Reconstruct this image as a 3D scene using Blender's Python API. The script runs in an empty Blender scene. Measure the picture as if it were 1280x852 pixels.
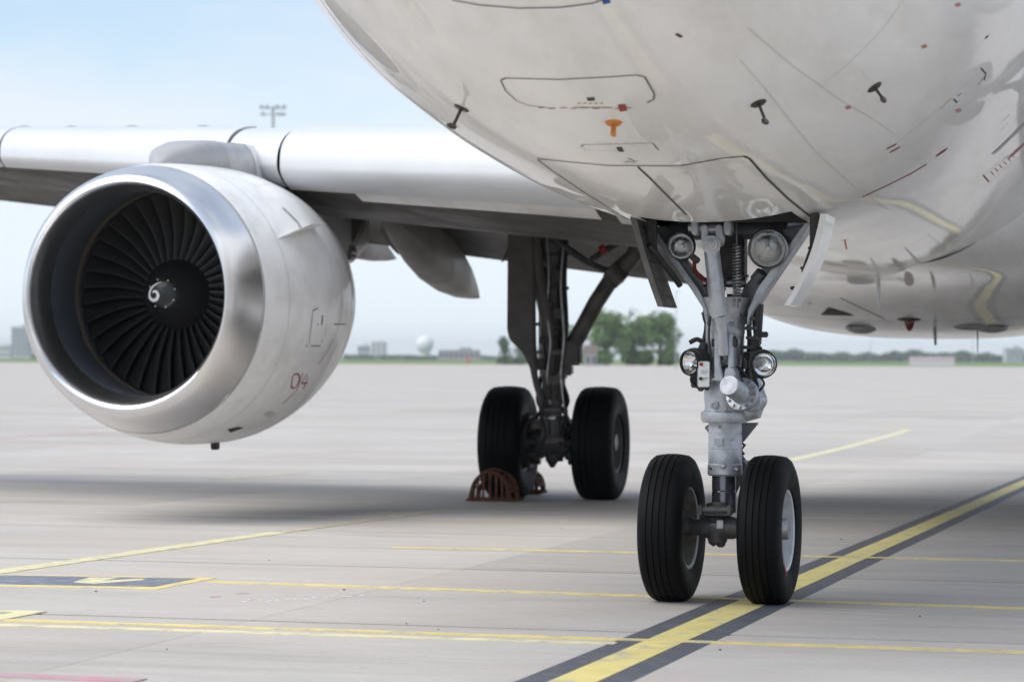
import bpy, bmesh, math, random
import numpy as np
from mathutils import Vector, Matrix
from mathutils.bvhtree import BVHTree
R = math.radians
sc = bpy.context.scene
col = sc.collection

# ------------------------------------------------------------------ camera
# world frame = aircraft frame: origin under the nose wheels, +Y towards the tail, +X the aircraft's left, Z up
FPX, CX, CY = 3190.0, 640.0, 426.0          # focal length and centre in pixels of a 1280 px wide frame
PSI, PITCH, ROLL = R(14.0), R(0.377), R(0.22)
CAM = Vector((2.13, -12.97, 1.247))
FW = Vector((-math.sin(PSI)*math.cos(PITCH), math.cos(PSI)*math.cos(PITCH), math.sin(PITCH)))
_r = Vector((math.cos(PSI), math.sin(PSI), 0)); _u = _r.cross(FW)
RT = _r*math.cos(ROLL) + _u*math.sin(ROLL); UP = _u*math.cos(ROLL) - _r*math.sin(ROLL)
cd = bpy.data.cameras.new('camera'); cam = bpy.data.objects.new('camera', cd); col.objects.link(cam)
cam.matrix_world = Matrix(((RT.x, UP.x, -FW.x, CAM.x), (RT.y, UP.y, -FW.y, CAM.y), (RT.z, UP.z, -FW.z, CAM.z), (0, 0, 0, 1)))
cd.sensor_width = 36.0; cd.lens = FPX/1280*36.0
cd.clip_start = 0.1; cd.clip_end = 20000
cd.dof.use_dof = True; cd.dof.focus_distance = 13.2; cd.dof.aperture_fstop = 3.5
sc.camera = cam

# ------------------------------------------------------------------ sky, sun, exposure
SUN_EL, SUN_AZ = R(52), R(224)              # azimuth clockwise from +Y
w = bpy.data.worlds.new('World'); sc.world = w; w.use_nodes = True
nt = w.node_tree; nt.nodes.clear()
wo = nt.nodes.new('ShaderNodeOutputWorld'); bg = nt.nodes.new('ShaderNodeBackground')
sky = nt.nodes.new('ShaderNodeTexSky'); sky.sky_type = 'NISHITA'; sky.sun_disc = False
sky.sun_elevation = SUN_EL; sky.sun_rotation = SUN_AZ
sky.air_density = 1.0; sky.dust_density = 0.5; sky.ozone_density = 3.0
tc = nt.nodes.new('ShaderNodeTexCoord')
sep = nt.nodes.new('ShaderNodeSeparateXYZ'); nt.links.new(tc.outputs['Generated'], sep.inputs[0])
# thin stretched cloud veil; thicker towards the horizon
mp = nt.nodes.new('ShaderNodeMapping'); mp.inputs['Scale'].default_value = (1.0, 1.0, 3.0); mp.inputs['Location'].default_value = (8.37, -8.79, 4.25)
nt.links.new(tc.outputs['Generated'], mp.inputs[0])
nz = nt.nodes.new('ShaderNodeTexNoise'); nz.inputs['Scale'].default_value = 3.0; nz.inputs['Detail'].default_value = 5; nz.inputs['Roughness'].default_value = 0.55
nt.links.new(mp.outputs[0], nz.inputs['Vector'])
hz = nt.nodes.new('ShaderNodeMapRange'); hz.inputs[1].default_value = 0.0; hz.inputs[2].default_value = 0.14; hz.inputs[3].default_value = 0.34; hz.inputs[4].default_value = 0.0
nt.links.new(sep.outputs['Z'], hz.inputs[0])
ad = nt.nodes.new('ShaderNodeMath'); ad.operation = 'ADD'; nt.links.new(nz.outputs['Fac'], ad.inputs[0]); nt.links.new(hz.outputs[0], ad.inputs[1])
cl = nt.nodes.new('ShaderNodeMapRange'); cl.interpolation_type = 'SMOOTHSTEP'
cl.inputs[1].default_value = 0.36; cl.inputs[2].default_value = 0.66; cl.inputs[3].default_value = 0.22; cl.inputs[4].default_value = 1.0
nt.links.new(ad.outputs[0], cl.inputs[0])
mx = nt.nodes.new('ShaderNodeMix'); mx.data_type = 'RGBA'
nt.links.new(cl.outputs[0], mx.inputs[0]); nt.links.new(sky.outputs[0], mx.inputs[6])
hr = nt.nodes.new('ShaderNodeMapRange'); hr.interpolation_type = 'SMOOTHSTEP'; hr.inputs[1].default_value = -.02; hr.inputs[2].default_value = .16; nt.links.new(sep.outputs['Z'], hr.inputs[0])
cc = nt.nodes.new('ShaderNodeMix'); cc.data_type = 'RGBA'; nt.links.new(hr.outputs[0], cc.inputs[0])
cc.inputs[6].default_value = (5.5, 6.05, 6.45, 1); cc.inputs[7].default_value = (4.75, 5.2, 5.8, 1)
nt.links.new(cc.outputs[2], mx.inputs[7])
nt.links.new(mx.outputs[2], bg.inputs['Color']); bg.inputs['Strength'].default_value = 0.06
nt.links.new(bg.outputs[0], wo.inputs['Surface'])
sd = bpy.data.lights.new('sun', 'SUN'); sd.energy = 1.3; sd.angle = R(62); sd.color = (1.0, 0.965, 0.91)
sun = bpy.data.objects.new('sun', sd); col.objects.link(sun)
sdir = Vector((math.sin(SUN_AZ)*math.cos(SUN_EL), math.cos(SUN_AZ)*math.cos(SUN_EL), math.sin(SUN_EL)))
sun.rotation_euler = (-sdir).to_track_quat('-Z', 'Y').to_euler()
sun.location = (0, 0, 60)
vs = sc.view_settings; vs.view_transform = 'Standard'; vs.look = 'None'; vs.gamma = 1.0; vs.exposure = 1.5
vs.use_curve_mapping = False

# ------------------------------------------------------------------ pixel <-> place helpers
def ray(x, y): return FW + RT*((x-CX)/FPX) - UP*((y-CY)/FPX)
def atY(x, y, Y):
    d = ray(x, y); return CAM + d*((Y-CAM.y)/d.y)
def atX(x, y, X):
    d = ray(x, y); return CAM + d*((X-CAM.x)/d.x)
def atD(x, y, D): return CAM + ray(x, y)*D
def gz(Y):                                   # the apron falls gently towards the tail (drainage)
    Y = max(Y, -30.0)
    if Y <= 20: return -0.0158*Y
    t = min((Y-20)/30.0, 1); return -0.316 - 0.0158*30*(t - t*t/2)
def ground(x, y):
    z = 0.0
    for _ in range(12):
        d = ray(x, y); p = CAM + d*((z-CAM.z)/d.z); z = gz(p.y)
    return Vector((p.x, p.y, z))

# ------------------------------------------------------------------ materials
def mat(name, c, rough=.5, metal=0., coat=0., var=0., vscale=3., bump=0., bscale=40., spec=.5, dirt=None, dscale=1.2, damt=.0, coatr=.08, stretch=(1, 1, 1), rnd=0.):
    m = bpy.data.materials.new(name); m.use_nodes = True; n = m.node_tree.nodes; L = m.node_tree.links
    b = n['Principled BSDF']; b.inputs['Base Color'].default_value = (*c, 1); b.inputs['Roughness'].default_value = rough
    b.inputs['Metallic'].default_value = metal; b.inputs['Coat Weight'].default_value = coat; b.inputs['Coat Roughness'].default_value = coatr
    b.inputs['Specular IOR Level'].default_value = spec
    t = n.new('ShaderNodeTexCoord'); mpn = n.new('ShaderNodeMapping'); mpn.inputs['Scale'].default_value = stretch
    L.new(t.outputs['Object'], mpn.inputs[0]); V = mpn.outputs[0]
    out = None
    def mixc(f, a, bcol):
        x = n.new('ShaderNodeMix'); x.data_type = 'RGBA'; L.new(f, x.inputs[0])
        if isinstance(a, tuple): x.inputs[6].default_value = a
        else: L.new(a, x.inputs[6])
        x.inputs[7].default_value = bcol; return x.outputs[2]
    if var:
        z = n.new('ShaderNodeTexNoise'); z.inputs['Scale'].default_value = vscale; z.inputs['Detail'].default_value = 8; z.inputs['Roughness'].default_value = .62
        L.new(V, z.inputs['Vector'])
        r = n.new('ShaderNodeMapRange'); r.inputs[1].default_value = .3; r.inputs[2].default_value = .7; L.new(z.outputs['Fac'], r.inputs[0])
        out = mixc(r.outputs[0], (*[min(v*(1+var), 1) for v in c], 1), (*[v*(1-var) for v in c], 1))
    if dirt:
        z = n.new('ShaderNodeTexNoise'); z.inputs['Scale'].default_value = dscale; z.inputs['Detail'].default_value = 7; z.inputs['Roughness'].default_value = .66
        L.new(V, z.inputs['Vector'])
        r = n.new('ShaderNodeMapRange'); r.inputs[1].default_value = .45; r.inputs[2].default_value = .75; r.inputs[3].default_value = 0; r.inputs[4].default_value = damt; L.new(z.outputs['Fac'], r.inputs[0])
        out = mixc(r.outputs[0], out if out else (*c, 1), (*dirt, 1))
        rr = n.new('ShaderNodeMapRange'); rr.inputs[3].default_value = rough; rr.inputs[4].default_value = min(rough+.25, 1); rr.inputs[1].default_value = .4; rr.inputs[2].default_value = .8
        L.new(z.outputs['Fac'], rr.inputs[0]); L.new(rr.outputs[0], b.inputs['Roughness'])
    if rnd:
        oi = n.new('ShaderNodeObjectInfo'); hs = n.new('ShaderNodeHueSaturation')
        r = n.new('ShaderNodeMapRange'); r.inputs[3].default_value = 1-rnd; r.inputs[4].default_value = 1+rnd; L.new(oi.outputs['Random'], r.inputs[0]); L.new(r.outputs[0], hs.inputs['Value'])
        if out: L.new(out, hs.inputs['Color'])
        else: hs.inputs['Color'].default_value = (*c, 1)
        out = hs.outputs[0]
    if out: L.new(out, b.inputs['Base Color'])
    if bump:
        z = n.new('ShaderNodeTexNoise'); z.inputs['Scale'].default_value = bscale; z.inputs['Detail'].default_value = 4
        L.new(V, z.inputs['Vector'])
        bm_ = n.new('ShaderNodeBump'); bm_.inputs['Strength'].default_value = 1.0; bm_.inputs['Distance'].default_value = bump
        L.new(z.outputs['Fac'], bm_.inputs['Height']); L.new(bm_.outputs[0], b.inputs['Normal'])
        if coat: L.new(bm_.outputs[0], b.inputs['Coat Normal'])
    return m
M = {}
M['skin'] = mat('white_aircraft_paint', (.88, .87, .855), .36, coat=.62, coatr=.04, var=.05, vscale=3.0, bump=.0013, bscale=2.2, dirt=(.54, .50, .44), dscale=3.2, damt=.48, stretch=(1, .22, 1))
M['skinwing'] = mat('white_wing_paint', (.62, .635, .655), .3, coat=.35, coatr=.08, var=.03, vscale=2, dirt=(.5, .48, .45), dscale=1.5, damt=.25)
M['wing_grey'] = mat('grey_wing_paint', (.075, .070, .063), .5, spec=.3, var=.08, vscale=2, dirt=(.05, .045, .04), dscale=2, damt=.5)
M['leg_grey'] = mat('dark_grey_leg_paint', (.11, .10, .094), .5, var=.1, vscale=3, dirt=(.05, .045, .04), dscale=4, damt=.5)
M['canoe_grey'] = mat('grey_brown_fairing_paint', (.17, .155, .14), .45, coat=.05, var=.06, vscale=2, dirt=(.13, .12, .105), dscale=2, damt=.4)
M['fairing_grey'] = mat('grey_fairing_paint', (.36, .36, .37), .35, coat=.2, var=.06, vscale=2, dirt=(.2, .18, .16), dscale=2, damt=.4)
M['cowl'] = mat('white_cowl_paint', (.87, .87, .875), .36, coat=.35, coatr=.04, var=.025, vscale=2, bump=.0012, bscale=2.2, dirt=(.52, .49, .45), dscale=3.0, damt=.5)
M['lip'] = mat('polished_aluminium', (.80, .80, .81), .29, metal=1, var=.05, vscale=2, bump=.0003, bscale=3)
M['duct'] = mat('dark_acoustic_liner', (.075, .085, .105), .32, spec=.6, var=.12, vscale=6)
M['rub'] = mat('tan_rub_strip', (.16, .125, .08), .6, var=.15)
M['fan'] = mat('dark_titanium', (.028, .028, .029), .45, metal=.3, var=.2, vscale=5)
M['spin'] = mat('black_spinner', (.022, .022, .023), .55, var=.15)
M['spincap'] = mat('black_gloss_cap', (.012, .012, .014), .3)
M['white'] = mat('white_marking', (.78, .78, .76), .5)
M['axle_grey'] = mat('worn_axle_paint', (.085, .085, .088), .4, coat=.2, var=.2, vscale=14, dirt=(.03, .028, .027), dscale=10, damt=.8)
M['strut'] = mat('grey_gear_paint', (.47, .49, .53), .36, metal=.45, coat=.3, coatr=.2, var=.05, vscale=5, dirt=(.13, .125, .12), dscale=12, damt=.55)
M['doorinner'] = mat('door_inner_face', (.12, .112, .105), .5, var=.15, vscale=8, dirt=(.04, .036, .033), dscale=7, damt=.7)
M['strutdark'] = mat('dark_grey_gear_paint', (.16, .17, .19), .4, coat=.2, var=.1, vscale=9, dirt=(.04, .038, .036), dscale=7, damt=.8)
M['chrome'] = mat('chrome_piston', (.20, .215, .25), .22, metal=.75)
M['steel'] = mat('bare_steel', (.42, .42, .43), .32, metal=1, var=.1, vscale=15, dirt=(.08, .07, .06), dscale=9, damt=.7)
M['strutmid'] = mat('shaded_grey_gear_paint', (.13, .135, .15), .34, coat=.35, var=.08, vscale=9, dirt=(.06, .057, .055), dscale=7, damt=.8)  # gear paint darkened for the arm webs, shade of the recess in the colour
M['dirty'] = mat('oily_dark_metal', (.045, .044, .043), .48, metal=.3, var=.25, vscale=12, dirt=(.16, .15, .14), dscale=9, damt=.5)
M['maing'] = mat('grime_grey_gear', (.115, .106, .10), .42, var=.2, vscale=6, dirt=(.03, .028, .026), dscale=7, damt=.8)
M['black'] = mat('black_rubber_hose', (.016, .016, .017), .5)
M['tyre'] = mat('tyre_rubber', (.0028, .003, .0038), .55, spec=.15, var=.25, vscale=6, bump=.0008, bscale=90, dirt=(.010, .0098, .0098), dscale=5, damt=.5)
M['rim'] = mat('white_wheel_paint', (.66, .67, .68), .38, var=.05, vscale=10, dirt=(.2, .18, .16), dscale=8, damt=.5)
M['rimdirty'] = mat('brake_dust_wheel', (.22, .20, .175), .55, var=.2, vscale=14, dirt=(.06, .055, .05), dscale=9, damt=.8)
M['rimdark'] = mat('dark_wheel_paint', (.12, .12, .125), .5, var=.2, vscale=10)
M['seammid'] = mat('brown_grey_seam', (.17, .155, .14), .6)
M['seam'] = mat('dark_seam_sealant', (.06, .055, .05), .7)
M['seamlight'] = mat('faint_grey_seam', (.58, .56, .535), .5)
M['red'] = mat('red_marking', (.33, .025, .03), .5)
M['pinkred'] = mat('faded_red_marking', (.50, .20, .19), .5)
M['orange'] = mat('orange_paint', (.62, .22, .035), .5, var=.1)
M['blue'] = mat('blue_marking', (.02, .09, .32), .5)
M['probe'] = mat('dark_heated_probe_metal', (.07, .062, .055), .4, metal=.6)
M['beacon'] = mat('red_beacon_glass', (.14, .008, .01), .2, coat=.5)
M['rust'] = mat('rusty_steel', (.12, .047, .024), .8, var=.4, vscale=9, dirt=(.06, .03, .018), dscale=7, damt=.8, bump=.003, bscale=50)
M['rustbright'] = mat('orange_rusty_steel', (.21, .075, .026), .8, var=.3, vscale=9)
M['reflector'] = mat('lamp_reflector', (.93, .93, .93), .06, metal=1, bump=.0015, bscale=25)
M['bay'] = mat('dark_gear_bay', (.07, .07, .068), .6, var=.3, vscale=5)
def glassmat(name, tint, rough):
    m = bpy.data.materials.new(name); m.use_nodes = True; b = m.node_tree.nodes['Principled BSDF']
    b.inputs['Base Color'].default_value = (*tint, 1); b.inputs['Transmission Weight'].default_value = 1; b.inputs['Roughness'].default_value = rough; b.inputs['IOR'].default_value = 1.3
    return m
M['glass'] = glassmat('lamp_glass', (.96, .97, .97), .02)

# ------------------------------------------------------------------ mesh builder
def frame_of(d):
    d = d.normalized(); a = Vector((0, 0, 1)) if abs(d.z) < .9 else Vector((1, 0, 0))
    x = d.cross(a).normalized(); return x, d.cross(x).normalized()
class MB:
    def __init__(s): s.v = []; s.f = []
    def add(s, vs_, fs):
        o = len(s.v); s.v += [tuple(p) for p in vs_]; s.f += [tuple(i+o for i in f) for f in fs]; return s
    def box(s, c, d, rot=None, bev=0):
        c = Vector(c); hx, hy, hz_ = [k/2 for k in d]; M3 = rot.to_matrix() if rot else Matrix.Identity(3)
        if bev <= 0:
            vs_ = [c + M3 @ Vector((sx*hx, sy*hy, sz*hz_)) for sz in (-1, 1) for sy in (-1, 1) for sx in (-1, 1)]
            return s.add(vs_, [(0, 2, 3, 1), (4, 5, 7, 6), (0, 1, 5, 4), (2, 6, 7, 3), (0, 4, 6, 2), (1, 3, 7, 5)])
        bm = bmesh.new(); bmesh.ops.create_cube(bm, size=1)
        for v in bm.verts: v.co = Vector((v.co.x*d[0], v.co.y*d[1], v.co.z*d[2]))
        bmesh.ops.bevel(bm, geom=bm.edges[:], offset=bev, segments=2, affect='EDGES')
        return s.bm(bm, Matrix.Translation(c) @ M3.to_4x4())
    def bm(s, bm, mat4=Matrix.Identity(4)):
        bm.verts.index_update(); s.add([mat4 @ v.co for v in bm.verts], [[v.index for v in f.verts] for f in bm.faces]); bm.free(); return s
    def tube(s, pts, r, n=12, caps=True, flat=1.0, side=None):
        pts = [Vector(p) for p in pts]; rs = r if isinstance(r, (list, tuple)) else [r]*len(pts)
        vs_ = []; prev = None
        for i, p in enumerate(pts):
            d = (pts[min(i+1, len(pts)-1)] - pts[max(i-1, 0)])
            if d.length < 1e-9: d = Vector((0, 0, 1))
            d.normalize()
            if side is not None: x = (Vector(side) - d*Vector(side).dot(d)).normalized(); y = d.cross(x)
            elif prev is None: x, y = frame_of(d)
            else:
                x = (prev - d*prev.dot(d)).normalized(); y = d.cross(x)
            prev = x
            for k in range(n):
                a = 2*math.pi*k/n; vs_.append(p + x*(math.cos(a)*rs[i]) + y*(math.sin(a)*rs[i]*flat))
        fs = [(i*n+k, i*n+(k+1) % n, (i+1)*n+(k+1) % n, (i+1)*n+k) for i in range(len(pts)-1) for k in range(n)]
        if caps: fs += [tuple(range(n-1, -1, -1)), tuple((len(pts)-1)*n+k for k in range(n))]
        return s.add(vs_, fs)
    def lathe(s, prof, o, ax, n=32, closed=False):       # prof: (radius, distance along ax)
        o = Vector(o); ax = Vector(ax).normalized(); x, y = frame_of(ax); vs_ = []
        for (r, a) in prof:
            for k in range(n):
                t = 2*math.pi*k/n; vs_.append(o + ax*a + (x*math.cos(t) + y*math.sin(t))*max(r, 1e-5))
        m_ = len(prof)
        fs = [(i*n+k, i*n+(k+1) % n, ((i+1) % m_)*n+(k+1) % n, ((i+1) % m_)*n+k) for i in range(m_ if closed else m_-1) for k in range(n)]
        return s.add(vs_, fs)
    def prism(s, poly, d, bev=0):                        # closed polygon swept by the vector d
        poly = [Vector(p) for p in poly]; d = Vector(d)
        bm = bmesh.new(); a = [bm.verts.new(p) for p in poly]; b = [bm.verts.new(p+d) for p in poly]; n = len(poly)
        bm.faces.new(a); bm.faces.new(b[::-1])
        for i in range(n): bm.faces.new((a[i], b[i], b[(i+1) % n], a[(i+1) % n]))
        bmesh.ops.recalc_face_normals(bm, faces=bm.faces[:])
        if bev: bmesh.ops.bevel(bm, geom=bm.edges[:], offset=bev, segments=2, affect='EDGES', clamp_overlap=True)
        return s.bm(bm)
    def grid(s, rows, closeu=False, closev=False):
        n = len(rows[0]); m_ = len(rows); vs_ = [p for r in rows for p in r]
        fs = [(i*n+k, i*n+(k+1) % n, ((i+1) % m_)*n+(k+1) % n, ((i+1) % m_)*n+k) for i in range(m_ if closev else m_-1) for k in range(n if closeu else n-1)]
        return s.add(vs_, fs)
    def build(s, name, m, parent=None, smooth=35, recalc=True, loc=None):
        me = bpy.data.meshes.new(name); me.from_pydata([tuple(v) for v in s.v], [], s.f)
        if recalc:
            bm = bmesh.new(); bm.from_mesh(me); bmesh.ops.recalc_face_normals(bm, faces=bm.faces[:]); bm.to_mesh(me); bm.free()
        if smooth:
            me.shade_smooth(); me.set_sharp_from_angle(angle=R(smooth))
        me.materials.append(M[m] if isinstance(m, str) else m)
        return link(name, me, parent, loc)
def islands(mb):
    par = list(range(len(mb.v)))
    def find(i):
        while par[i] != i: par[i] = par[par[i]]; i = par[i]
        return i
    for f in mb.f:
        for k in f[1:]: par[find(k)] = find(f[0])
    out = {}
    for f in mb.f: out.setdefault(find(f[0]), []).append(f)
    res = []
    for fs in out.values():
        idx = sorted({i for f in fs for i in f}); mp_ = {i: k for k, i in enumerate(idx)}; q = MB(); q.add([mb.v[i] for i in idx], [tuple(mp_[i] for i in f) for f in fs]); res.append(q)
    return res
def link(name, me, parent=None, loc=None, rot=None):
    o = bpy.data.objects.new(name, me); col.objects.link(o); o.parent = parent
    if loc is not None: o.location = loc
    if rot is not None: o.rotation_euler = rot
    return o
def empty(name, loc=(0, 0, 0)):
    o = bpy.data.objects.new(name, None); col.objects.link(o); o.location = loc; o.empty_display_size = .3; return o
def tag(o, label=None, cat=None, group=None, kind=None):
    for k, v in (('label', label), ('category', cat), ('group', group), ('kind', kind)):
        if v: o[k] = v
    return o
def hermite(S, V, s):                                    # smooth monotone-ish interpolation
    n = len(S); d = [0]*n; h = [S[i+1]-S[i] for i in range(n-1)]; g = [(V[i+1]-V[i])/h[i] for i in range(n-1)]
    d[0], d[-1] = g[0], g[-1]
    for i in range(1, n-1): d[i] = 0 if g[i-1]*g[i] <= 0 else 2*g[i-1]*g[i]/(g[i-1]+g[i])
    i = 0
    while i < n-2 and s > S[i+1]: i += 1
    t = min(max((s-S[i])/h[i], 0), 1)
    return (2*t**3-3*t*t+1)*V[i] + (t**3-2*t*t+t)*h[i]*d[i] + (-2*t**3+3*t*t)*V[i+1] + (t**3-t*t)*h[i]*d[i+1]
USE_HAZE, HAZE_D = True, 0.00015
rng = random.Random(7)
# ------------------------------------------------------------------ the setting: apron, slabs, paint, grass
def concrete(name, c, rnd):
    m = bpy.data.materials.new(name); m.use_nodes = True; n = m.node_tree.nodes; L = m.node_tree.links; b = n['Principled BSDF']
    g = n.new('ShaderNodeNewGeometry')
    def noise(scale, stretch=(1, 1, 1), detail=6, rough=.6):
        mpn = n.new('ShaderNodeMapping'); mpn.inputs['Scale'].default_value = stretch; L.new(g.outputs['Position'], mpn.inputs[0])
        z = n.new('ShaderNodeTexNoise'); z.inputs['Scale'].default_value = scale; z.inputs['Detail'].default_value = detail; z.inputs['Roughness'].default_value = rough
        L.new(mpn.outputs[0], z.inputs['Vector']); return z.outputs['Fac']
    def ramp(x, a, b_, lo, hi):
        r = n.new('ShaderNodeMapRange'); r.inputs[1].default_value = a; r.inputs[2].default_value = b_; r.inputs[3].default_value = lo; r.inputs[4].default_value = hi; L.new(x, r.inputs[0]); return r.outputs[0]
    def mul(a, b_):
        x = n.new('ShaderNodeMath'); x.operation = 'MULTIPLY'; L.new(a, x.inputs[0])
        if isinstance(b_, float): x.inputs[1].default_value = b_
        else: L.new(b_, x.inputs[1])
        return x.outputs[0]
    v = mul(ramp(noise(.35, (.5, 1, 1)), .3, .7, .90, 1.08), ramp(noise(2.2, (.35, 1, 1), 8, .7), .3, .7, .92, 1.06))
    v = mul(v, ramp(noise(55, detail=3), .3, .7, .93, 1.06))
    v = mul(v, ramp(noise(.8, (.25, 2.2, 1), 8, .75), .52, .78, 1.0, .68))     # old streaks and tyre scuffs
    v = mul(v, ramp(noise(9, detail=9, rough=.8), .60, .72, 1.0, .72))         # small stains
    v = mul(v, ramp(noise(3.2, (.22, 2.4, 1), 9, .7), .60, .70, 1.0, .84))     # short scuffs across the slabs
    if rnd:
        oi = n.new('ShaderNodeObjectInfo'); v = mul(v, ramp(oi.outputs['Random'], 0, 1, 1-rnd, 1+rnd))
    hs = n.new('ShaderNodeHueSaturation'); hs.inputs['Color'].default_value = (*c, 1); L.new(v, hs.inputs['Value'])
    warm = n.new('ShaderNodeMix'); warm.data_type = 'RGBA'; warm.blend_type = 'MULTIPLY'; L.new(ramp(noise(.5, detail=4), .45, .7, 0, .6), warm.inputs[0])
    L.new(hs.outputs[0], warm.inputs[6]); warm.inputs[7].default_value = (1.0, .93, .86, 1)
    L.new(warm.outputs[2], b.inputs['Base Color']); b.inputs['Roughness'].default_value = .82; b.inputs['Specular IOR Level'].default_value = .3
    bp = n.new('ShaderNodeBump'); bp.inputs['Strength'].default_value = .5; bp.inputs['Distance'].default_value = .003; L.new(noise(130, detail=3), bp.inputs['Height']); L.new(bp.outputs[0], b.inputs['Normal'])
    return m
M['slab'] = concrete('apron_concrete', (.45, .422, .395), .085)
M['apron'] = concrete('far_apron_concrete', (.45, .422, .395), 0)
M['sealant'] = mat('joint_sealant', (.20, .19, .185), .8, var=.2, vscale=3)
def paint(name, c, wear, scale=7., under=(.36, .35, .34)):
    m = mat(name, c, .62, var=.1, vscale=5, spec=.35); n = m.node_tree.nodes; L = m.node_tree.links; b = n['Principled BSDF']
    g = n.new('ShaderNodeNewGeometry'); z = n.new('ShaderNodeTexNoise'); z.inputs['Scale'].default_value = scale; z.inputs['Detail'].default_value = 10; z.inputs['Roughness'].default_value = .75
    L.new(g.outputs['Position'], z.inputs['Vector'])
    r = n.new('ShaderNodeMapRange'); r.inputs[1].default_value = .62-wear*.35; r.inputs[2].default_value = .80-wear*.3; L.new(z.outputs['Fac'], r.inputs[0])
    x = n.new('ShaderNodeMix'); x.data_type = 'RGBA'; L.new(r.outputs[0], x.inputs[0])
    src = b.inputs['Base Color'].links[0].from_socket; L.new(src, x.inputs[6]); x.inputs[7].default_value = (*under, 1); L.new(x.outputs[2], b.inputs['Base Color'])
    return m
M['yellow'] = paint('yellow_line_paint', (.70, .59, .22), .34)
M['yellowthin'] = paint('worn_yellow_paint', (.70, .57, .22), .40)
M['yellowpale'] = paint('pale_yellow_paint', (.68, .63, .38), .38)
M['yellowfaded'] = paint('faded_yellow_paint', (.52, .46, .26), .62)
M['darkpaint'] = paint('dark_grey_line_border', (.085, .09, .108), .33, 14., (.17, .17, .175))
M['bluepaint'] = paint('slate_blue_paint', (.15, .17, .23), .4)
M['pink'] = paint('faded_pink_paint', (.52, .27, .31), .5)

YJ = [-13.05+3.75*k for k in range(0, 25)]; XJ = [-38.3+5.2*k for k in range(0, 10)]
def sheet(x0, x1, ys, z, name, m, parent=None, thick=0.):
    b = MB(); rows = [[Vector((x0, y, gz(y)+z)), Vector((x1, y, gz(y)+z))] for y in ys]; b.grid(rows)
    if thick:
        lo = [[p - Vector((0, 0, thick)) for p in r] for r in rows]; b.grid(lo)
        for k in (0, 1): b.grid([[r[k], l[k]] for r, l in zip(rows, lo)])
        for r, l in ((rows[0], lo[0]), (rows[-1], lo[-1])): b.grid([r, l])
    return b.build(name, m, parent, smooth=0)
apron_ys = [-60, -30, 0, 20] + [21.5+1.5*k for k in range(20)] + [80]
ZF = gz(80)
b = MB()
FARL = [ground(x, y) for x, y in ((-2500, 447.5), (0, 452.5), (640, 455.3), (1280, 458), (3800, 463))]
rows = [[Vector((-900, y, gz(y)-.03)), Vector((900, y, gz(y)-.03))] for y in apron_ys]
b.grid(rows)
apron = b.build('apron', 'apron', None, smooth=0, recalc=False); tag(apron, 'pale concrete airport apron stretching to the grass', None, kind='structure')
# far edge of the concrete follows the grass border seen in the photo
far = MB(); a = [Vector((-900, 80, ZF-.03)), Vector((-300, 80, ZF-.03)), Vector((0, 80, ZF-.03)), Vector((300, 80, ZF-.03)), Vector((900, 80, ZF-.03))]
edge = [atD(x, y, 1) for x, y in ((-2600, 443), (0, 452.6), (640, 455.4), (1280, 458.2), (3900, 466))]
def onz(x, y, z):
    d = ray(x, y); return CAM + d*((z-CAM.z)/d.z)
E0 = [onz(x, y, ZF-.03) for x, y in ((-900, 448.8), (0, 452.6), (640, 455.4), (1280, 458.2), (2600, 464))]
far.grid([a, E0]); far.build('far_apron', 'apron', apron, smooth=0)
sheet(XJ[0], XJ[-1], [y for y in [YJ[0]] + [0, 20] + [21.5+1.5*k for k in range(20)] + [YJ[-1]] if YJ[0] <= y <= YJ[-1]], -.010, 'joint_sealant', 'sealant', apron)
GAP = .032
for i in range(len(YJ)-1):
    ys = [YJ[i]+GAP + (YJ[i+1]-YJ[i]-2*GAP)*k/6 for k in range(7)]
    for j in range(len(XJ)-1):
        cx, cy = (XJ[j]+XJ[j+1])/2, (YJ[i]+YJ[i+1])/2
        d = Vector((cx, cy, 0)) - CAM; dep = d.dot(FW); lat = abs(d.dot(RT))
        if dep < -4 or lat > dep*.21 + 10: continue
        sheet(XJ[j]+.0015, XJ[j+1]-.0015, ys, 0, 'concrete_slab', 'slab', apron, thick=.028)
# grass verge and the land beyond
M['grass'] = mat('verge_grass', (.12, .20, .035), .9, var=.35, vscale=.05, dirt=(.16, .17, .06), dscale=.02, damt=.7)
gr = MB(); gr.grid([[p + Vector((0, 0, .0)) for p in E0], [p + (p-CAM).normalized()*500 - Vector((0, 0, p.z+(p-CAM).normalized().z*500-ZF+.05)) for p in E0]])
grass = gr.build('grass_verge', 'grass', None, smooth=0); tag(grass, 'strip of green grass along the far edge of the apron', None, kind='structure')
M['land'] = mat('far_land', (.11, .17, .05), .95, var=.3, vscale=.01)
ld = MB(); ld.grid([[Vector((-9000, -9000, ZF-.3)), Vector((9000, -9000, ZF-.3))], [Vector((-9000, 9000, ZF-.3)), Vector((9000, 9000, ZF-.3))]])
tag(ld.build('terrain', 'land', None, smooth=0), 'flat hazy land beyond the airfield to the horizon', None, kind='structure')

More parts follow.
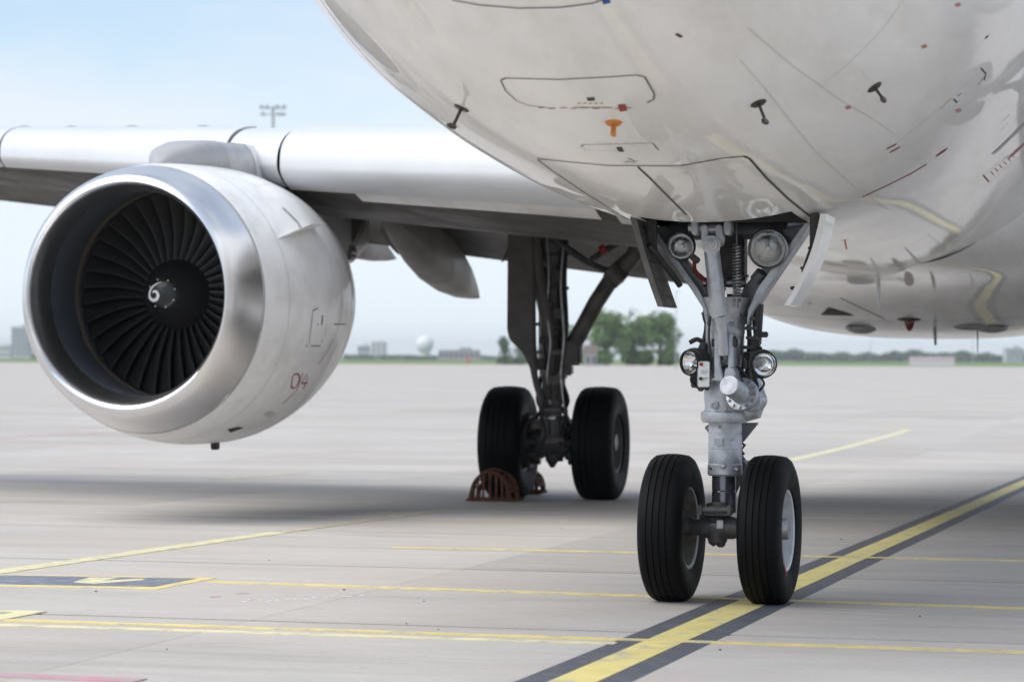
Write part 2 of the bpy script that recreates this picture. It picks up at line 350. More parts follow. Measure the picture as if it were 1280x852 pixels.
# painted lines, laid 4 mm over the slabs
def line(p, q, wid, name, m, z=.004, seg=24, jitter=.0):
    p = Vector((p.x, p.y, 0)); q = Vector((q.x, q.y, 0)); d = (q-p).normalized(); s = Vector((-d.y, d.x, 0))
    rows = []
    for k in range(seg+1):
        c = p.lerp(q, k/seg); rr = []
        for sg in (-1, 1):
            e = c + s*(sg*wid/2 + rng.uniform(-1, 1)*jitter); rr.append(Vector((e.x, e.y, gz(e.y)+z)))
        rows.append([rr[0]-Vector((0, 0, .02)), rr[0], rr[1], rr[1]-Vector((0, 0, .02))])
    return MB().grid(rows).build(name, m, apron, smooth=0)
def patch(px, name, m, z=.004):
    pts = [ground(*q) for q in px]; bm = bmesh.new(); fc = bm.faces.new([bm.verts.new((p.x, p.y, gz(p.y)+z)) for p in pts])
    ex = bmesh.ops.extrude_face_region(bm, geom=[fc])['geom']; bmesh.ops.translate(bm, vec=(0, 0, -.02), verts=[v for v in ex if isinstance(v, bmesh.types.BMVert)])
    return MB().bm(bm).build(name, m, apron, smooth=0)
t0, t1 = ground(715, 852), ground(1196, 640)
d_ = (t1-t0).normalized(); A_, B_ = t0 - d_*4, t0 + d_*70
line(A_, B_, .405, 'line_border', 'darkpaint', .0015, 60, .004)
line(A_, B_, .172, 'taxi_line', 'yellow', .003, 60, .003)
line(ground(-900, 746.5), ground(2100, 840.7), .085, 'thin_yellow_line', 'yellowthin', .0045, 60, .003)
line(ground(-900, 753.4), ground(770, 804), .09, 'pale_line', 'yellowpale', .003, 40, .003)
line(ground(262, 727), ground(2100, 787.2), .10, 'thin_yellow_line', 'yellowthin', .0045, 60, .003)
line(ground(490, 684), ground(2100, 718.5), .10, 'thin_yellow_line', 'yellowthin', .0045, 60, .003)
line(ground(-260, 751.3), ground(350, 665), .16, 'stand_line', 'yellowpale', .004, 40, .004)
line(ground(352, 665), ground(545, 638.5), .13, 'faded_line', 'yellowfaded', .004, 30, .004)
patch([(-180, 714.5), (272, 722), (196, 736.5), (-230, 727.3)], 'stand_box_border', 'yellowthin', .002)
patch([(-190, 716.1), (246, 723), (192, 733.5), (-222, 726.3)], 'stand_box', 'bluepaint', .0035)
patch([(92, 728), (112, 722), (150, 722.5), (128, 726), (182, 723.6), (178, 725.5), (118, 730)], 'stand_letter_stroke', 'yellowpale', .005)
line(ground(-300, 762.2), ground(46, 764.5), .09, 'stand_line', 'yellowpale', .004, 10)
line(ground(44, 764.5), ground(-20, 776), .12, 'stand_line', 'yellowpale', .006, 10)
line(ground(-900, 806), ground(175, 851), .12, 'pink_line', 'pink', .004, 20, .004)
line(ground(985, 575.5), ground(1098, 548), .2, 'faded_line', 'yellowpale', .005, 20, .01)
line(ground(1098, 548.2), ground(1136, 537), .2, 'faded_line', 'yellowpale', .006, 10, .01)
line(ground(1136, 537), ground(1100, 529), .22, 'faded_line', 'yellowfaded', .004, 10, .01)
line(ground(-30, 549), ground(140, 540), .34, 'faded_line', 'pink', .004, 20, .01)
line(ground(270, 599), ground(380, 590), .2, 'faded_line', 'yellowfaded', .004, 20, .01)
patch([(294, 740.6), (309, 740.2), (312, 741.8), (296, 742.2)], 'pink_dash', 'pink', .002); patch([(262, 745.2), (275, 744.6), (276, 745.6), (263, 746.2)], 'pink_dash', 'pink', .002)
M['chalk'] = paint('white_chalk', (.66, .66, .66), .3)
for k in range(14):
    x_ = 300+11.5*k+rng.uniform(-3, 3); y_ = 751-.75*11.5*k*.07+rng.uniform(-1.5, 1.5); patch([(x_, y_), (x_+4+rng.uniform(0, 3), y_-.3), (x_+5, y_+.6), (x_+.5, y_+.8)], 'chalk_mark', 'chalk', .002)
M['pebble'] = mat('dark_grit', (.05, .048, .045), .9)
for (x_, y_) in ((508, 779), (548, 786.5), (530, 751), (209, 811), (455, 642), (430, 737), (702, 661), (1052, 674), (120, 739), (336, 700), (900, 812), (1150, 770)):
    p = ground(x_, y_); r_ = rng.uniform(.004, .009); b = MB(); b.lathe([(.001, -.002), (r_, .0), (r_*.8, r_*.6), (.001, r_*.8)], p, (0, 0, 1), 7); b.build('grit', 'pebble', apron, 0)

# ------------------------------------------------------------------ the airliner
plane = empty('airliner', (0, 0, 0)); tag(plane, 'white jet airliner parked on the apron, seen from beside its nose wheels', 'airplane')
NOSE = -5.07; FZ = 3.965
FS = [0, .05, .15, .3, .5, .75, 1, 1.5, 2, 2.5, 3, 4, 5, 6, 7, 30]
FB = [-.62, -.80, -.93, -1.06, -1.20, -1.34, -1.45, -1.62, -1.75, -1.85, -1.92, -2.01, -2.06, -2.07, -2.07, -2.07]
FA = [0, .20, .36, .54, .74, .93, 1.09, 1.33, 1.51, 1.64, 1.75, 1.88, 1.95, 1.975, 1.975, 1.975]
FWd = [-.62, -.62, -.61, -.60, -.57, -.54, -.5, -.44, -.37, -.30, -.24, -.14, -.06, 0, 0, 0]
FT = [-.62, -.42, -.30, -.15, .02, .22, .40, .72, 1.05, 1.42, 1.72, 1.98, 2.05, 2.07, 2.07, 2.07]
def fus_ring(s, n=112, off=0):
    a, bt, wd, tp = [hermite(FS, V, s) for V in (FA, FB, FWd, FT)]; out = []
    for k in range(n):
        t = 2*math.pi*k/n; x = (a+off)*math.cos(t)
        z = wd + (math.sin(t)*(tp-wd+off) if math.sin(t) >= 0 else math.sin(t)*(wd-bt+off))
        out.append(Vector((x, NOSE+s, FZ+z)))
    return out
stn = [.0005, .02, .05, .09, .15, .22, .3, .4, .5, .62, .75, .87] + [1+.125*k for k in range(48)] + [7.2, 8, 9, 10, 11.5, 13, 15, 17, 19, 21, 22]
fm = MB(); fm.grid([fus_ring(s) for s in stn], closeu=True)
# tail cone beyond the wing
tail = []
for k, (s, r_, up_) in enumerate(((24, .97, .05), (26, .88, .2), (28, .72, .42), (30, .5, .7), (31.8, .25, .95), (32.5, .08, 1.05))):
    tail.append([Vector((1.975*r_*math.cos(2*math.pi*i/112), NOSE+s, FZ+up_+2.07*r_*math.sin(2*math.pi*i/112))) for i in range(112)])
fm.grid([fus_ring(22)] + tail, closeu=True)
bm = bmesh.new(); vv = [bm.verts.new(p) for p in fm.v]
for f in fm.f: bm.faces.new([vv[i] for i in f])
bmesh.ops.remove_doubles(bm, verts=bm.verts[:], dist=1e-4)
FBVH = BVHTree.FromBMesh(bm)
BX0, BX1, BY0, BY1 = -.33, .43, -.50, .85            # nose gear bay opening
for co, no in (((BX0, 0, 0), (1, 0, 0)), ((BX1, 0, 0), (1, 0, 0)), ((0, BY0, 0), (0, 1, 0)), ((0, BY1, 0), (0, 1, 0))):
    gm = [g for g in bm.faces if g.calc_center_median().z < 2.4 and -1.5 < g.calc_center_median().y < 1.8]
    es = {e for g in gm for e in g.edges}; vset = {v for g in gm for v in g.verts}
    bmesh.ops.bisect_plane(bm, geom=list(gm)+list(es)+list(vset), plane_co=co, plane_no=no)
kill = [g for g in bm.faces if (lambda c: c.z < 2.4 and BX0 < c.x < BX1 and BY0 < c.y < BY1)(g.calc_center_median())]
bmesh.ops.delete(bm, geom=kill, context='FACES')
fmb = MB().bm(bm); fus = fmb.build('fuselage', 'skin', plane, smooth=60)
# gear bay: four walls and a roof inside the opening
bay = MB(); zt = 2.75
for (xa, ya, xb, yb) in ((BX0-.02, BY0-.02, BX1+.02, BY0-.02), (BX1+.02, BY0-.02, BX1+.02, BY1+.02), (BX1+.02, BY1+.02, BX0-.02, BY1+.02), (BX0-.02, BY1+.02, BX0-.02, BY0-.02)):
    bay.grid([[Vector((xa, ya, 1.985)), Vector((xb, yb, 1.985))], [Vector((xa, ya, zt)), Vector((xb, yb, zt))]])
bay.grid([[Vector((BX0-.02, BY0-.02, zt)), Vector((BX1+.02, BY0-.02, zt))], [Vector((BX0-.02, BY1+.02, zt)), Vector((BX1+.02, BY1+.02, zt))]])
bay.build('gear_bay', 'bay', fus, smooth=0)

# belly fairing
FY = [6.2, 7.2, 8.2, 9.2, 10.2, 11.2, 12.2, 14, 16, 17.5, 19]
FBZ = [1.93, 1.90, 1.86, 1.77, 1.62, 1.50, 1.462, 1.46, 1.55, 1.72, 2.0]
FHW = [1.2, 1.75, 2.02, 2.13, 2.18, 2.2, 2.2, 2.2, 2.2, 2.1, 1.9]
rows = []
for k in range(49):
    y = FY[0] + (FY[-1]-FY[0])*k/48; zb = hermite(FY, FBZ, y); hw = hermite(FY, FHW, y); row = []
    zc = 3.0
    for i in range(61):
        t = math.pi*i/60; c_, s_ = math.cos(t), math.sin(t); e = 2/2.9
        row.append(Vector((hw*math.copysign(abs(c_)**e, c_), y, zc-(zc-zb)*abs(s_)**e)))
    rows.append(row)
bf = MB().grid(rows); fair = bf.build('belly_fairing', 'skin', plane, smooth=60)
bmf = bmesh.new(); bmf.from_mesh(fair.data); BBVH = BVHTree.FromBMesh(bmf); bmf.free()

# ---- wings
def wing_section(X):
    xs = [0, 1.6, 6.4, 17.0]
    LEY = [5.6, 6.42, 8.92, 14.45]; LEZ = [2.60, 2.68, 3.03, 3.95]; TEY = [13.9, 13.95, 14.2, 15.95]; TEZ = [1.82, 1.91, 2.53, 3.80]; TU = [.074, .077, .094, .085]; TL = [.055, .055, .048, .045]
    return [float(np.interp(X, xs, V)) for V in (LEY, LEZ, TEY, TEZ, TU, TL)]
def air(X, t, up, off=0., sgn=-1):                      # t: 0..1 along the chord
    ly, lz, ty, tz, tu, tl = wing_section(X); c = ty-ly
    shp = 10*(.2969*math.sqrt(max(t, 0))-.126*t-.3516*t*t+.2843*t**3-.1036*t**4)
    if not up: shp *= max(1-t/.78, 0)**.8
    cusp = .036*c*math.sin(math.pi*(t-.38)/.62) if (not up and t > .38) else 0
    z = lz+(tz-lz)*t + cusp + (tu*shp*c+off if up else -(tl*shp*c+off))
    return Vector((sgn*X, ly+c*t, z))
def cosp(a, b_, n): return [a+(b_-a)*(1-math.cos(math.pi*k/n))/2 for k in range(n+1)]
def profile(X, t0, t1, off, sgn, n=14, under=None):
    up_ = [air(X, t0+(t1-t0)*(k/n)**1.8, True, off, sgn) for k in range(n, -1, -1)]
    lo_ = [air(X, t0+((under if under else t1)-t0)*(k/n)**1.8, False, off, sgn) for k in range(0, n+1)]
    return up_, lo_
def make_wing(sgn):
    xs = [1.6, 2.2, 3, 4, 5, 5.75, 6.4, 8, 10, 12, 14, 16, 17]
    m = MB(); rows = []
    for X in xs:
        u, l = profile(X, .012, .74, -.004, sgn, 18); rows.append(u + l)
    m.grid(rows, closeu=True)
    m.add(rows[-1], [tuple(range(len(rows[-1])))])
    wg = m.build('wing', 'wing_grey', plane, smooth=40)
    # slats: one shell each round the leading edge
    for (xa, xb, ta, tb) in ((2.05, 5.30, .155, .050), (5.95, 8.85, .16, .03), (8.88, 11.5, .17, .03), (11.53, 14.2, .18, .03), (14.23, 16.6, .19, .03)):
        n = 10; rws = []
        for k in range(n+1):
            X = xa+(xb-xa)*k/n; u, l = profile(X, 0, ta, .022, sgn, 14, tb)
            outer = u+l; li = [p + Vector((0, .10, .035)) for p in (l[-1], l[-2])]
            rws.append(outer + [l[-1]+Vector((0, .012, .02)), l[-1]+Vector((0, .25, .16))])
        s = MB().grid(rws)
        for rw in (rws[0], rws[-1]): s.add(rw, [tuple(range(len(rw)))])
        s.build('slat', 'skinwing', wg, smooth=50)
    rws = []
    for k in range(4):
        X = 5.335+.58*k/3; u, l = profile(X, 0, .16, .006, sgn, 14, .05); rws.append(u+l)
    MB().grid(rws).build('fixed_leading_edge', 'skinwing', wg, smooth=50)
    rws = []
    for k in range(4):
        X = 1.45+.575*k/3; u, l = profile(X, 0, .16, .02, sgn, 14, .10); rws.append(u+l)
    MB().grid(rws).build('root_fillet', 'skinwing', wg, smooth=50)
    # upper skin behind the slats, light grey, with the thin step that shows above them
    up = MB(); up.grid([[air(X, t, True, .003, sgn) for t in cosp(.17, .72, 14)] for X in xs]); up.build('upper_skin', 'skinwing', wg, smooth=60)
    # inboard lower skin panel behind the slat, glossy
    lp = MB(); lp.grid([[air(2.2+(4.6-2.2)*k/8, t, False, .006, sgn) for t in (.055, .065, .075, .085, .095)] for k in range(9)]); lp.build('lower_panel', 'skin', wg, smooth=60)
    # flaps and aileron
    for (xa, xb) in ((2.0, 6.3), (6.34, 12.6), (12.65, 16.8)):
        rws = []
        for k in range(7):
            X = xa+(xb-xa)*k/6; ts = cosp(.745, 1.0, 8)
            rws.append([air(X, t, True, -.004, sgn) for t in ts[::-1]] + [air(X, t, False, -.004, sgn) for t in ts])
        fl = MB().grid(rws, closeu=True)
        for rw in (rws[0], rws[-1]): fl.add(rw, [tuple(range(len(rw)))])
        fl.build('flap', 'wing_grey', wg, smooth=40)
    return wg
wing = make_wing(-1)
def canoe(parent, X0, Y0, Z0, X1, Y1, Z1, wdt, hgt, name='flap_track_fairing'):
    rows = []
    for k in range(21):
        t = k/20; r_ = float(np.interp(t, [0, .08, .2, .35, .5, .65, .8, .9, .96, 1], [.12, .38, .66, .9, 1, .92, .66, .38, .18, .02]))
        c = Vector((X0+(X1-X0)*t, Y0+(Y1-Y0)*t, Z0+(Z1-Z0)*t)); row = []
        for i in range(20):
            a = 2*math.pi*i/20; cx_, sx_ = math.cos(a), math.sin(a); e = .55
            row.append(c + Vector((wdt/2*r_*math.copysign(abs(cx_)**e, cx_), 0, hgt/2*r_*math.copysign(abs(sx_)**e, sx_))))
        rows.append(row)
    m = MB().grid(rows, closeu=True); m.add(rows[0], [tuple(range(20))]); m.add(rows[-1], [tuple(range(20))])
    return m.build(name, 'canoe_grey', parent, smooth=50)
canoe(wing, -5.2, 11.0, 2.74, -5.25, 15.1, 1.93, .40, .56)
for X_, t_ in ((6.6, .168), (7.5, .17), (8.3, .17), (8.95, .172), (9.9, .176)):
    MB().box(air(X_, t_, True, .012), (.10, .14, .03), bev=.008).build('slat_track_gap', 'seam', wing, 30)
canoe(wing, -6.5, 11.4, 2.86, -6.42, 15.7, 2.40, .30, .46)
canoe(wing, -8.6, 12.6, 2.98, -8.6, 16.0, 2.78, .34, .5)
canoe(wing, -12.2, 13.6, 3.35, -12.2, 16.4, 3.2, .30, .42)
# hinge covers and hanging panels behind the pylon and beside the big fairing
for px_, Y_, m_ in ((((394, 232), (452, 260), (450, 284), (430, 322), (420, 304), (404, 262)), 11.6, 'wing_grey'), (((428, 300), (436, 303), (441, 318), (434, 328), (425, 322)), 11.5, 'canoe_grey'), (((452, 256), (474, 262), (502, 312), (499, 320), (486, 308)), 13.6, 'canoe_grey')):
    MB().prism([atY(*q, Y_) for q in px_], Vector((0, .22, 0)), .03).build('hinge_cover', m_, wing, smooth=35)
# landing gear bay in the wing root: a flat sheet under the skin, recess shade put into its colour
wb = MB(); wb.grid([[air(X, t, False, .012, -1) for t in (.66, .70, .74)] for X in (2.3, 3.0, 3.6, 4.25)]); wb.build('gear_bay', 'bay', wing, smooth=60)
wingl = make_wing(1)

# ---- engine
EX, FANY, FANZ = -5.75, 7.05, 1.765
NY = [5.93, 5.95, 6.00, 6.08, 6.2, 6.35, 6.6, 6.9, 7.3, 7.75, 8.2, 8.6, 8.95]
NX = [.865, .885, .915, .945, .975, 1.005, 1.055, 1.105, 1.15, 1.17, 1.13, 1.06, .965]
NZ = [.925, .95, .98, 1.01, 1.045, 1.08, 1.125, 1.16, 1.185, 1.19, 1.15, 1.075, .975]
NC = [1.735, 1.733, 1.73, 1.726, 1.72, 1.71, 1.70, 1.695, 1.69, 1.69, 1.705, 1.73, 1.75]
def nac_ring(y, n=96, off=0):
    rx, rz, cz = hermite(NY, NX, y)+off, hermite(NY, NZ, y)+off, hermite(NY, NC, y)
    return [Vector((EX+rx*math.cos(2*math.pi*k/n), y, cz+rz*math.sin(2*math.pi*k/n))) for k in range(n)]
SEAM_Y = 6.36
ys = [SEAM_Y+.006 + (8.95-SEAM_Y-.006)*k/40 for k in range(41)]
nm = MB().grid([nac_ring(y) for y in ys] + [[p + (Vector((EX, 8.95, 1.75))-p).normalized()*.05 for p in nac_ring(8.95)], [p + (Vector((EX, 8.95, 1.75))-p).normalized()*.06 + Vector((0, -.7, 0)) for p in nac_ring(8.95)]], closeu=True)
eng = nm.build('engine', 'cowl', plane, smooth=60)
bme = bmesh.new(); bme.from_mesh(eng.data); EBVH = BVHTree.FromBMesh(bme); bme.free()
# inlet lip: outside from the seam round the highlight to the throat
lipr = [nac_ring(SEAM_Y - (SEAM_Y-5.93)*(k/16)) for k in range(17)]
IN = [(5.925, .845, .902, 1.735), (5.945, .83, .882, 1.737), (5.985, .815, .862, 1.74), (6.05, .802, .845, 1.743), (6.15, .795, .832, 1.747), (6.28, .793, .825, 1.75)]
def ell(y, rx, rz, cz, n=96): return [Vector((EX+rx*math.cos(2*math.pi*k/n), y, cz+rz*math.sin(2*math.pi*k/n))) for k in range(n)]
MB().grid(lipr + [ell(*q) for q in IN], closeu=True).build('inlet_lip', 'lip', eng, smooth=60)
D2 = [(6.285, .795, .826, 1.75), (6.45, .81, .83, 1.755), (6.7, .845, .85, 1.76), (FANY-.12, .866, .868, FANZ)]
MB().grid([ell(*q) for q in D2], closeu=True).build('inlet_duct', 'duct', eng, smooth=60)
MB().grid([ell(FANY-.118, .866, .868, FANZ), ell(FANY-.03, .869, .869, FANZ)], closeu=True).build('rub_strip', 'rub', eng, smooth=60)
MB().grid([ell(FANY-.028, .875, .875, FANZ), ell(FANY+.6, .875, .875, FANZ)] + [ell(FANY+.6, .3, .3, FANZ)], closeu=True).build('fan_case', 'duct', eng, smooth=40)
ax = Vector((0, -1, 0)); hub = (EX, FANY, FANZ)
MB().lathe([(.300, -.30), (.300, -.02), (.287, .02), (.215, .17), (.140, .315), (.138, .318)], hub, ax, 64).build('spinner', 'spin', eng, smooth=40)
MB().lathe([(.137, .3175), (.120, .335), (.085, .352), (.045, .363), (.0, .367)], hub, ax, 48).build('spinner_cap', 'spincap', eng, smooth=60)
for k in range(8):
    a = 2*math.pi*k/8+.3; MB().lathe([(.0075, 0), (.006, .005), (.0, .006)], (EX+.118*math.cos(a), FANY-.336, FANZ+.118*math.sin(a)), ax, 8).build('cap_bolt', 'steel', eng, smooth=0) if k == 0 else None
bolt = bpy.data.objects['cap_bolt'].data
for k in range(1, 8):
    a = 2*math.pi*k/8; a0 = .3
    link('cap_bolt', bolt, eng, (.118*(math.cos(a+a0)-math.cos(a0)), 0, .118*(math.sin(a+a0)-math.sin(a0))))
# white comma-shaped swirl on the spinner cap
sw = MB(); L_, Rr = [], []
SWP = [(.075, .125), (.030, .108), (-.022, .072), (-.048, .020), (-.044, -.028), (-.010, -.052), (.030, -.042), (.048, -.006), (.032, .028), (.004, .034), (-.012, .020)]
SWW = [.004, .012, .020, .024, .028, .031, .031, .029, .026, .022, .010]
def spl(V, t):
    k = min(int(t), len(V)-2); u = t-k; p0, p1, p2, p3 = V[max(k-1, 0)], V[k], V[k+1], V[min(k+2, len(V)-1)]
    return .5*(2*p1+(p2-p0)*u+(2*p0-5*p1+4*p2-p3)*u*u+(3*p1-p0-3*p2+p3)*u**3)
sx_, sz_ = [q[0] for q in SWP], [q[1] for q in SWP]
for k in range(61):
    t = 10*k/60; x0_, z0_ = spl(sx_, t), spl(sz_, t); x1_, z1_ = spl(sx_, min(t+.05, 10)), spl(sz_, min(t+.05, 10)); x2_, z2_ = spl(sx_, max(t-.05, 0)), spl(sz_, max(t-.05, 0))
    dx, dz = x1_-x2_, z1_-z2_; dl_ = math.hypot(dx, dz) or 1; wd_ = float(np.interp(t, range(11), SWW))/2
    for lst, q in ((L_, 1), (Rr, -1)):
        x, z = -.062 + .85*(x0_-dz/dl_*wd_*q), -.012 + .85*(z0_+dx/dl_*wd_*q)
        rr = math.hypot(x, z); yy = float(np.interp(rr, [0, .045, .085, .12, .137, .215], [.367, .363, .352, .335, .3175, .17])) + .004
        lst.append(Vector((EX+x, FANY-yy, FANZ+z)))
sw.grid([L_, Rr]); sw.build('swirl_mark', 'white', eng, smooth=60)
# 36 fan blades
bl = MB(); rws = []
for k in range(15):
    t = k/14; r_ = .285+(.862-.285)*t; st = R(24+38*t); ch = .155+.075*t; row = []; row2 = []
    for i in range(9):
        q = i/8-.5; cam_ = (.25-q*q)*(.10-.06*t); th = .006*(1-(2*q)**2)+.001
        sx_ = q*ch*math.sin(st) + cam_*math.cos(st); yy = q*ch*math.cos(st) - cam_*math.sin(st) + .02*math.sin(t*3)
        ang = (sx_ + .028*math.sin(t*math.pi*1.0)*1.0)/r_
        for rw, s_ in ((row, th), (row2, -th)):
            a2 = ang + s_/r_; rw.append(Vector((r_*math.sin(a2), yy+.06, r_*math.cos(a2))))
    rws.append(row + row2[::-1])
bl.grid(rws, closeu=True); bl.add(rws[-1], [tuple(range(len(rws[-1])))])
fb = bl.build('fan_blade', 'fan', eng, smooth=50, loc=(EX, FANY, FANZ))
for k in range(1, 36): link('fan_blade', fb.data, eng, (EX, FANY, FANZ), (0, 2*math.pi*k/36, 0))
# core, nozzle and plug behind
MB().lathe([(.62, -1.2), (.66, -1.9), (.58, -2.6), (.42, -3.2), (.40, -3.2), (.40, -2.6)], (EX, FANY, 1.76), ax, 48).build('core_nozzle', 'steel', eng, smooth=40)
MB().lathe([(.3, -2.7), (.26, -3.2), (.12, -3.7), (.0, -3.9)], (EX, FANY, 1.76), ax, 32).build('exhaust_plug', 'steel', eng, smooth=40)
# pylon
def pyl(y, zt_, zb_, hw):
    row = []
    for i in range(20):
        a = 2*math.pi*i/20; c_, s_ = math.cos(a), math.sin(a); row.append(Vector((EX+hw*math.copysign(abs(c_)**.6, c_), y, (zt_+zb_)/2+(zt_-zb_)/2*math.copysign(abs(s_)**.75, s_))))
    return row
PR = [(6.62, 2.84, 2.72, .02), (6.72, 2.93, 2.72, .12), (6.9, 3.00, 2.72, .20), (7.15, 3.06, 2.72, .235), (7.6, 3.10, 2.72, .245), (7.7, 3.11, 2.2, .245), (8.2, 3.13, 2.1, .245), (8.8, 3.16, 2.0, .245), (9.4, 3.16, 1.95, .22), (10.2, 3.0, 1.95, .17), (11.0, 2.95, 2.05, .12), (11.8, 2.85, 2.2, .07), (12.4, 2.75, 2.4, .02)]
pm = MB(); prw = [pyl(*q) for q in PR]; pm.grid(prw, closeu=True); pm.add(prw[0], [tuple(range(20))]); pm.add(prw[-1], [tuple(range(20))])
pm.build('pylon', 'fairing_grey', eng, smooth=50)
pw = MB(); pw.grid([[p + (p-Vector((EX, p.y, 2.6))).normalized()*.004 for p in pyl(*q)[0:11]] for q in ((8.35, 3.137, 2.08, .245), (8.5, 3.145, 2.05, .245), (8.7, 3.155, 2.02, .245), (8.95, 3.16, 1.99, .245))]); pw.build('pylon_panel', 'skinwing', eng, smooth=50)
# strake on the inboard shoulder of the cowl
def on(bvh, x, y, off=.003):
    d = ray(x, y).normalized(); h = bvh.ray_cast(CAM, d)
    if h[0] is None: return None, None
    n = h[1] if h[1].dot(d) < 0 else -h[1]
    return h[0] + n*off, n
sA, nA = on(EBVH, 347, 299, -.01); sB, nB = on(EBVH, 393, 286, -.01)
st = MB(); tip = Vector((nA.x, 0, nA.z)).normalized()
st.prism([sA, sB, sB + tip*.10, sA.lerp(sB, .42) + tip*.20, sA.lerp(sB, .12) + tip*.05], Vector((0.006, 0, .012)), .002); st.build('strake', 'cowl', eng, smooth=30)
dm = MB().box((EX+.12, 7.65, .485), (.05, .10, .07), bev=.008); dm.build('drain_mast', 'black', eng, smooth=30)

cowl_seams = []
# rivet rows round the frames of the forward fuselage: too small to pick apart, one part
rv = MB()
for s_ in [1.42, 1.95, 2.48, 3.01, 3.54, 4.07, 4.60, 6.2, 6.75, 7.3, 7.85, 8.4, 8.95, 9.5, 10.05]:
    ringp = fus_ring(s_, 420, .0012)
    for k in range(212, 420, 2):
        p = ringp[k]; q = ringp[k-1]; t = (p-q).normalized(); n_ = Vector((p.x, 0, p.z-FZ)).normalized(); u_ = Vector((0, 1, 0))
        if BX0-.05 < p.x < BX1+.05 and BY0-.05 < p.y < BY1+.05: continue
        for off in (-.018, .018):
            c = p + u_*off; rv.add([c+t*.0035*math.cos(a_)+u_*.0035*math.sin(a_)+n_*.0008 for a_ in (0, 1.05, 2.1, 3.14, 4.19, 5.24)], [(0, 1, 2, 3, 4, 5)])
tag(rv.build('rivets', 'seamlight', fus, 0), kind='stuff')

# ------------------------------------------------------------------ nose gear
def N(x, y, dy=0.): return atY(x, y, dy)
PXM = 1/243.                                             # metres per pixel at the nose gear
YV = Vector((0, 1, 0))
f = MB()
# flanges along the outer edges of the arms
f.prism([N(*q, .015) for q in ((807, 282), (815, 282), (873, 362), (886, 389), (884, 408), (879, 386), (864, 362))], YV*.2, .006)
f.prism([N(*q, .015) for q in ((1014, 278), (1006, 279), (947, 360), (935, 388), (933, 408), (940, 388), (957, 362))], YV*.2, .006)
c0 = N(907, 372, .1); c1 = N(905.5, 478, .1)
f.tube([c0, c0.lerp(c1, .12), c0.lerp(c1, .3), c1], [.135, .118, .1, .1], 32)
gear = f.build('nose_gear', 'strut', plane, smooth=40)
def sub(mb, name, m, smooth=35, parent=None, each=False):
    if each: return [q.build(name, m, parent or gear, smooth) for q in islands(mb)]
    return mb.build(name, m, parent or gear, smooth)
x = MB()
x.prism([N(*q, .09) for q in ((809, 283), (836, 283), (853, 318), (868, 338), (886, 352), (895, 366), (896, 408), (885, 408), (880, 384), (866, 360))], YV*.09, .012)
x.prism([N(*q, .09) for q in ((1012, 279), (981, 283), (965, 318), (950, 338), (936, 350), (926, 364), (922, 408), (931, 408), (939, 386), (955, 362))], YV*.09, .012)
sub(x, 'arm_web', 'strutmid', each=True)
# cross beam and actuators between the arms
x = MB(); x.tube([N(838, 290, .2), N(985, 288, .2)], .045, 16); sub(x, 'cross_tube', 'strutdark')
x = MB(); x.box(N(917, 322, .22), (.13, .12, .26), bev=.012); x.box(N(917, 345, .12), (.15, .05, .012)); x.box(N(917, 312, .12), (.12, .06, .014)); sub(x, 'lock_actuator', 'dirty')
x = MB(); x.tube([N(880, 353, .1), N(932, 353, .1)], .026, 16); x.tube([N(909, 372, .0), N(926, 372, .0)], [.02, .02], 14); sub(x, 'link_pin', 'steel')
def bellows(p, q, r_, n, name, m):
    p, q = Vector(p), Vector(q); pr = []
    for k in range(n*4+1):
        pr.append((r_*(1 if k % 4 in (1, 2) else .72), (q-p).length*k/(n*4)))
    b = MB(); b.lathe(pr, p, q-p, 20); return sub(b, name, m, 25)
bellows(N(902, 347, .06), N(902, 363, .06), .026, 6, 'bellows', 'steel'); bellows(N(885, 350, .02), N(885, 365, .02), .013, 6, 'bellows', 'steel')
# coil spring
def helix(p, q, r_, wire, turns, name, m):
    p, q = Vector(p), Vector(q); d = q-p; xx, yy = frame_of(d); pts = []
    for k in range(turns*14+1):
        a = 2*math.pi*k/14; pts.append(p + d*(k/(turns*14)) + xx*(r_*math.cos(a)) + yy*(r_*math.sin(a)))
    b = MB(); b.tube(pts, wire, 6); return sub(b, name, m, 60)
helix(N(921.5, 305, -.06), N(921.5, 372, -.06), .020, .0050, 17, 'coil_spring', 'steel')
x = MB(); x.tube([N(920, 279, -.05), N(921, 306, -.06)], .0045, 8); x.tube([N(921.5, 370, -.06), N(921.5, 384, -.02)], .008, 10); sub(x, 'spring_rod', 'steel', each=True)
# drag strut with its clevis
x = MB(); x.tube([N(889, 308, -.2), N(890, 316, -.2), N(899, 392, -.17), N(900, 396, -.17)], [.034, .040, .043, .040], 24)
x.tube([N(900, 395, -.17), N(903, 415, -.15), N(904, 442, -.11)], [.030, .024, .030], 18)
x.tube([N(889, 306, -.245), N(889, 306, -.15)], .047, 24)
sub(x, 'drag_strut', 'strut')
x = MB(); x.lathe([(.034, 0), (.034, .008), (.020, .009), (.018, .016), (.0, .016)], N(889, 306, -.247), (0, -1, 0), 20); x.lathe([(.012, 0), (.012, .02), (0, .021)], N(889, 306, -.25), (0, -1, 0), 6); sub(x, 'pivot_bolt', 'steel')
x = MB()
for xx in (880, 898): x.prism([N(q[0]+xx, q[1], -.22) for q in ((-4, 281), (4, 281), (5, 302), (2, 308), (-3, 308))], YV*.09, .006)
for xx in (868, 909): x.prism([N(q[0]+xx, q[1], -.2) for q in ((-4, 276), (4, 276), (5, 290), (0, 295), (-5, 290))], YV*.1, .006)
x.tube([N(861, 284, -.15), N(916, 284, -.15)], .022, 16); x.tube([N(878, 286.5, -.17), N(900, 286.5, -.17)], .03, 16); sub(x, 'hinge_bracket', 'strut')
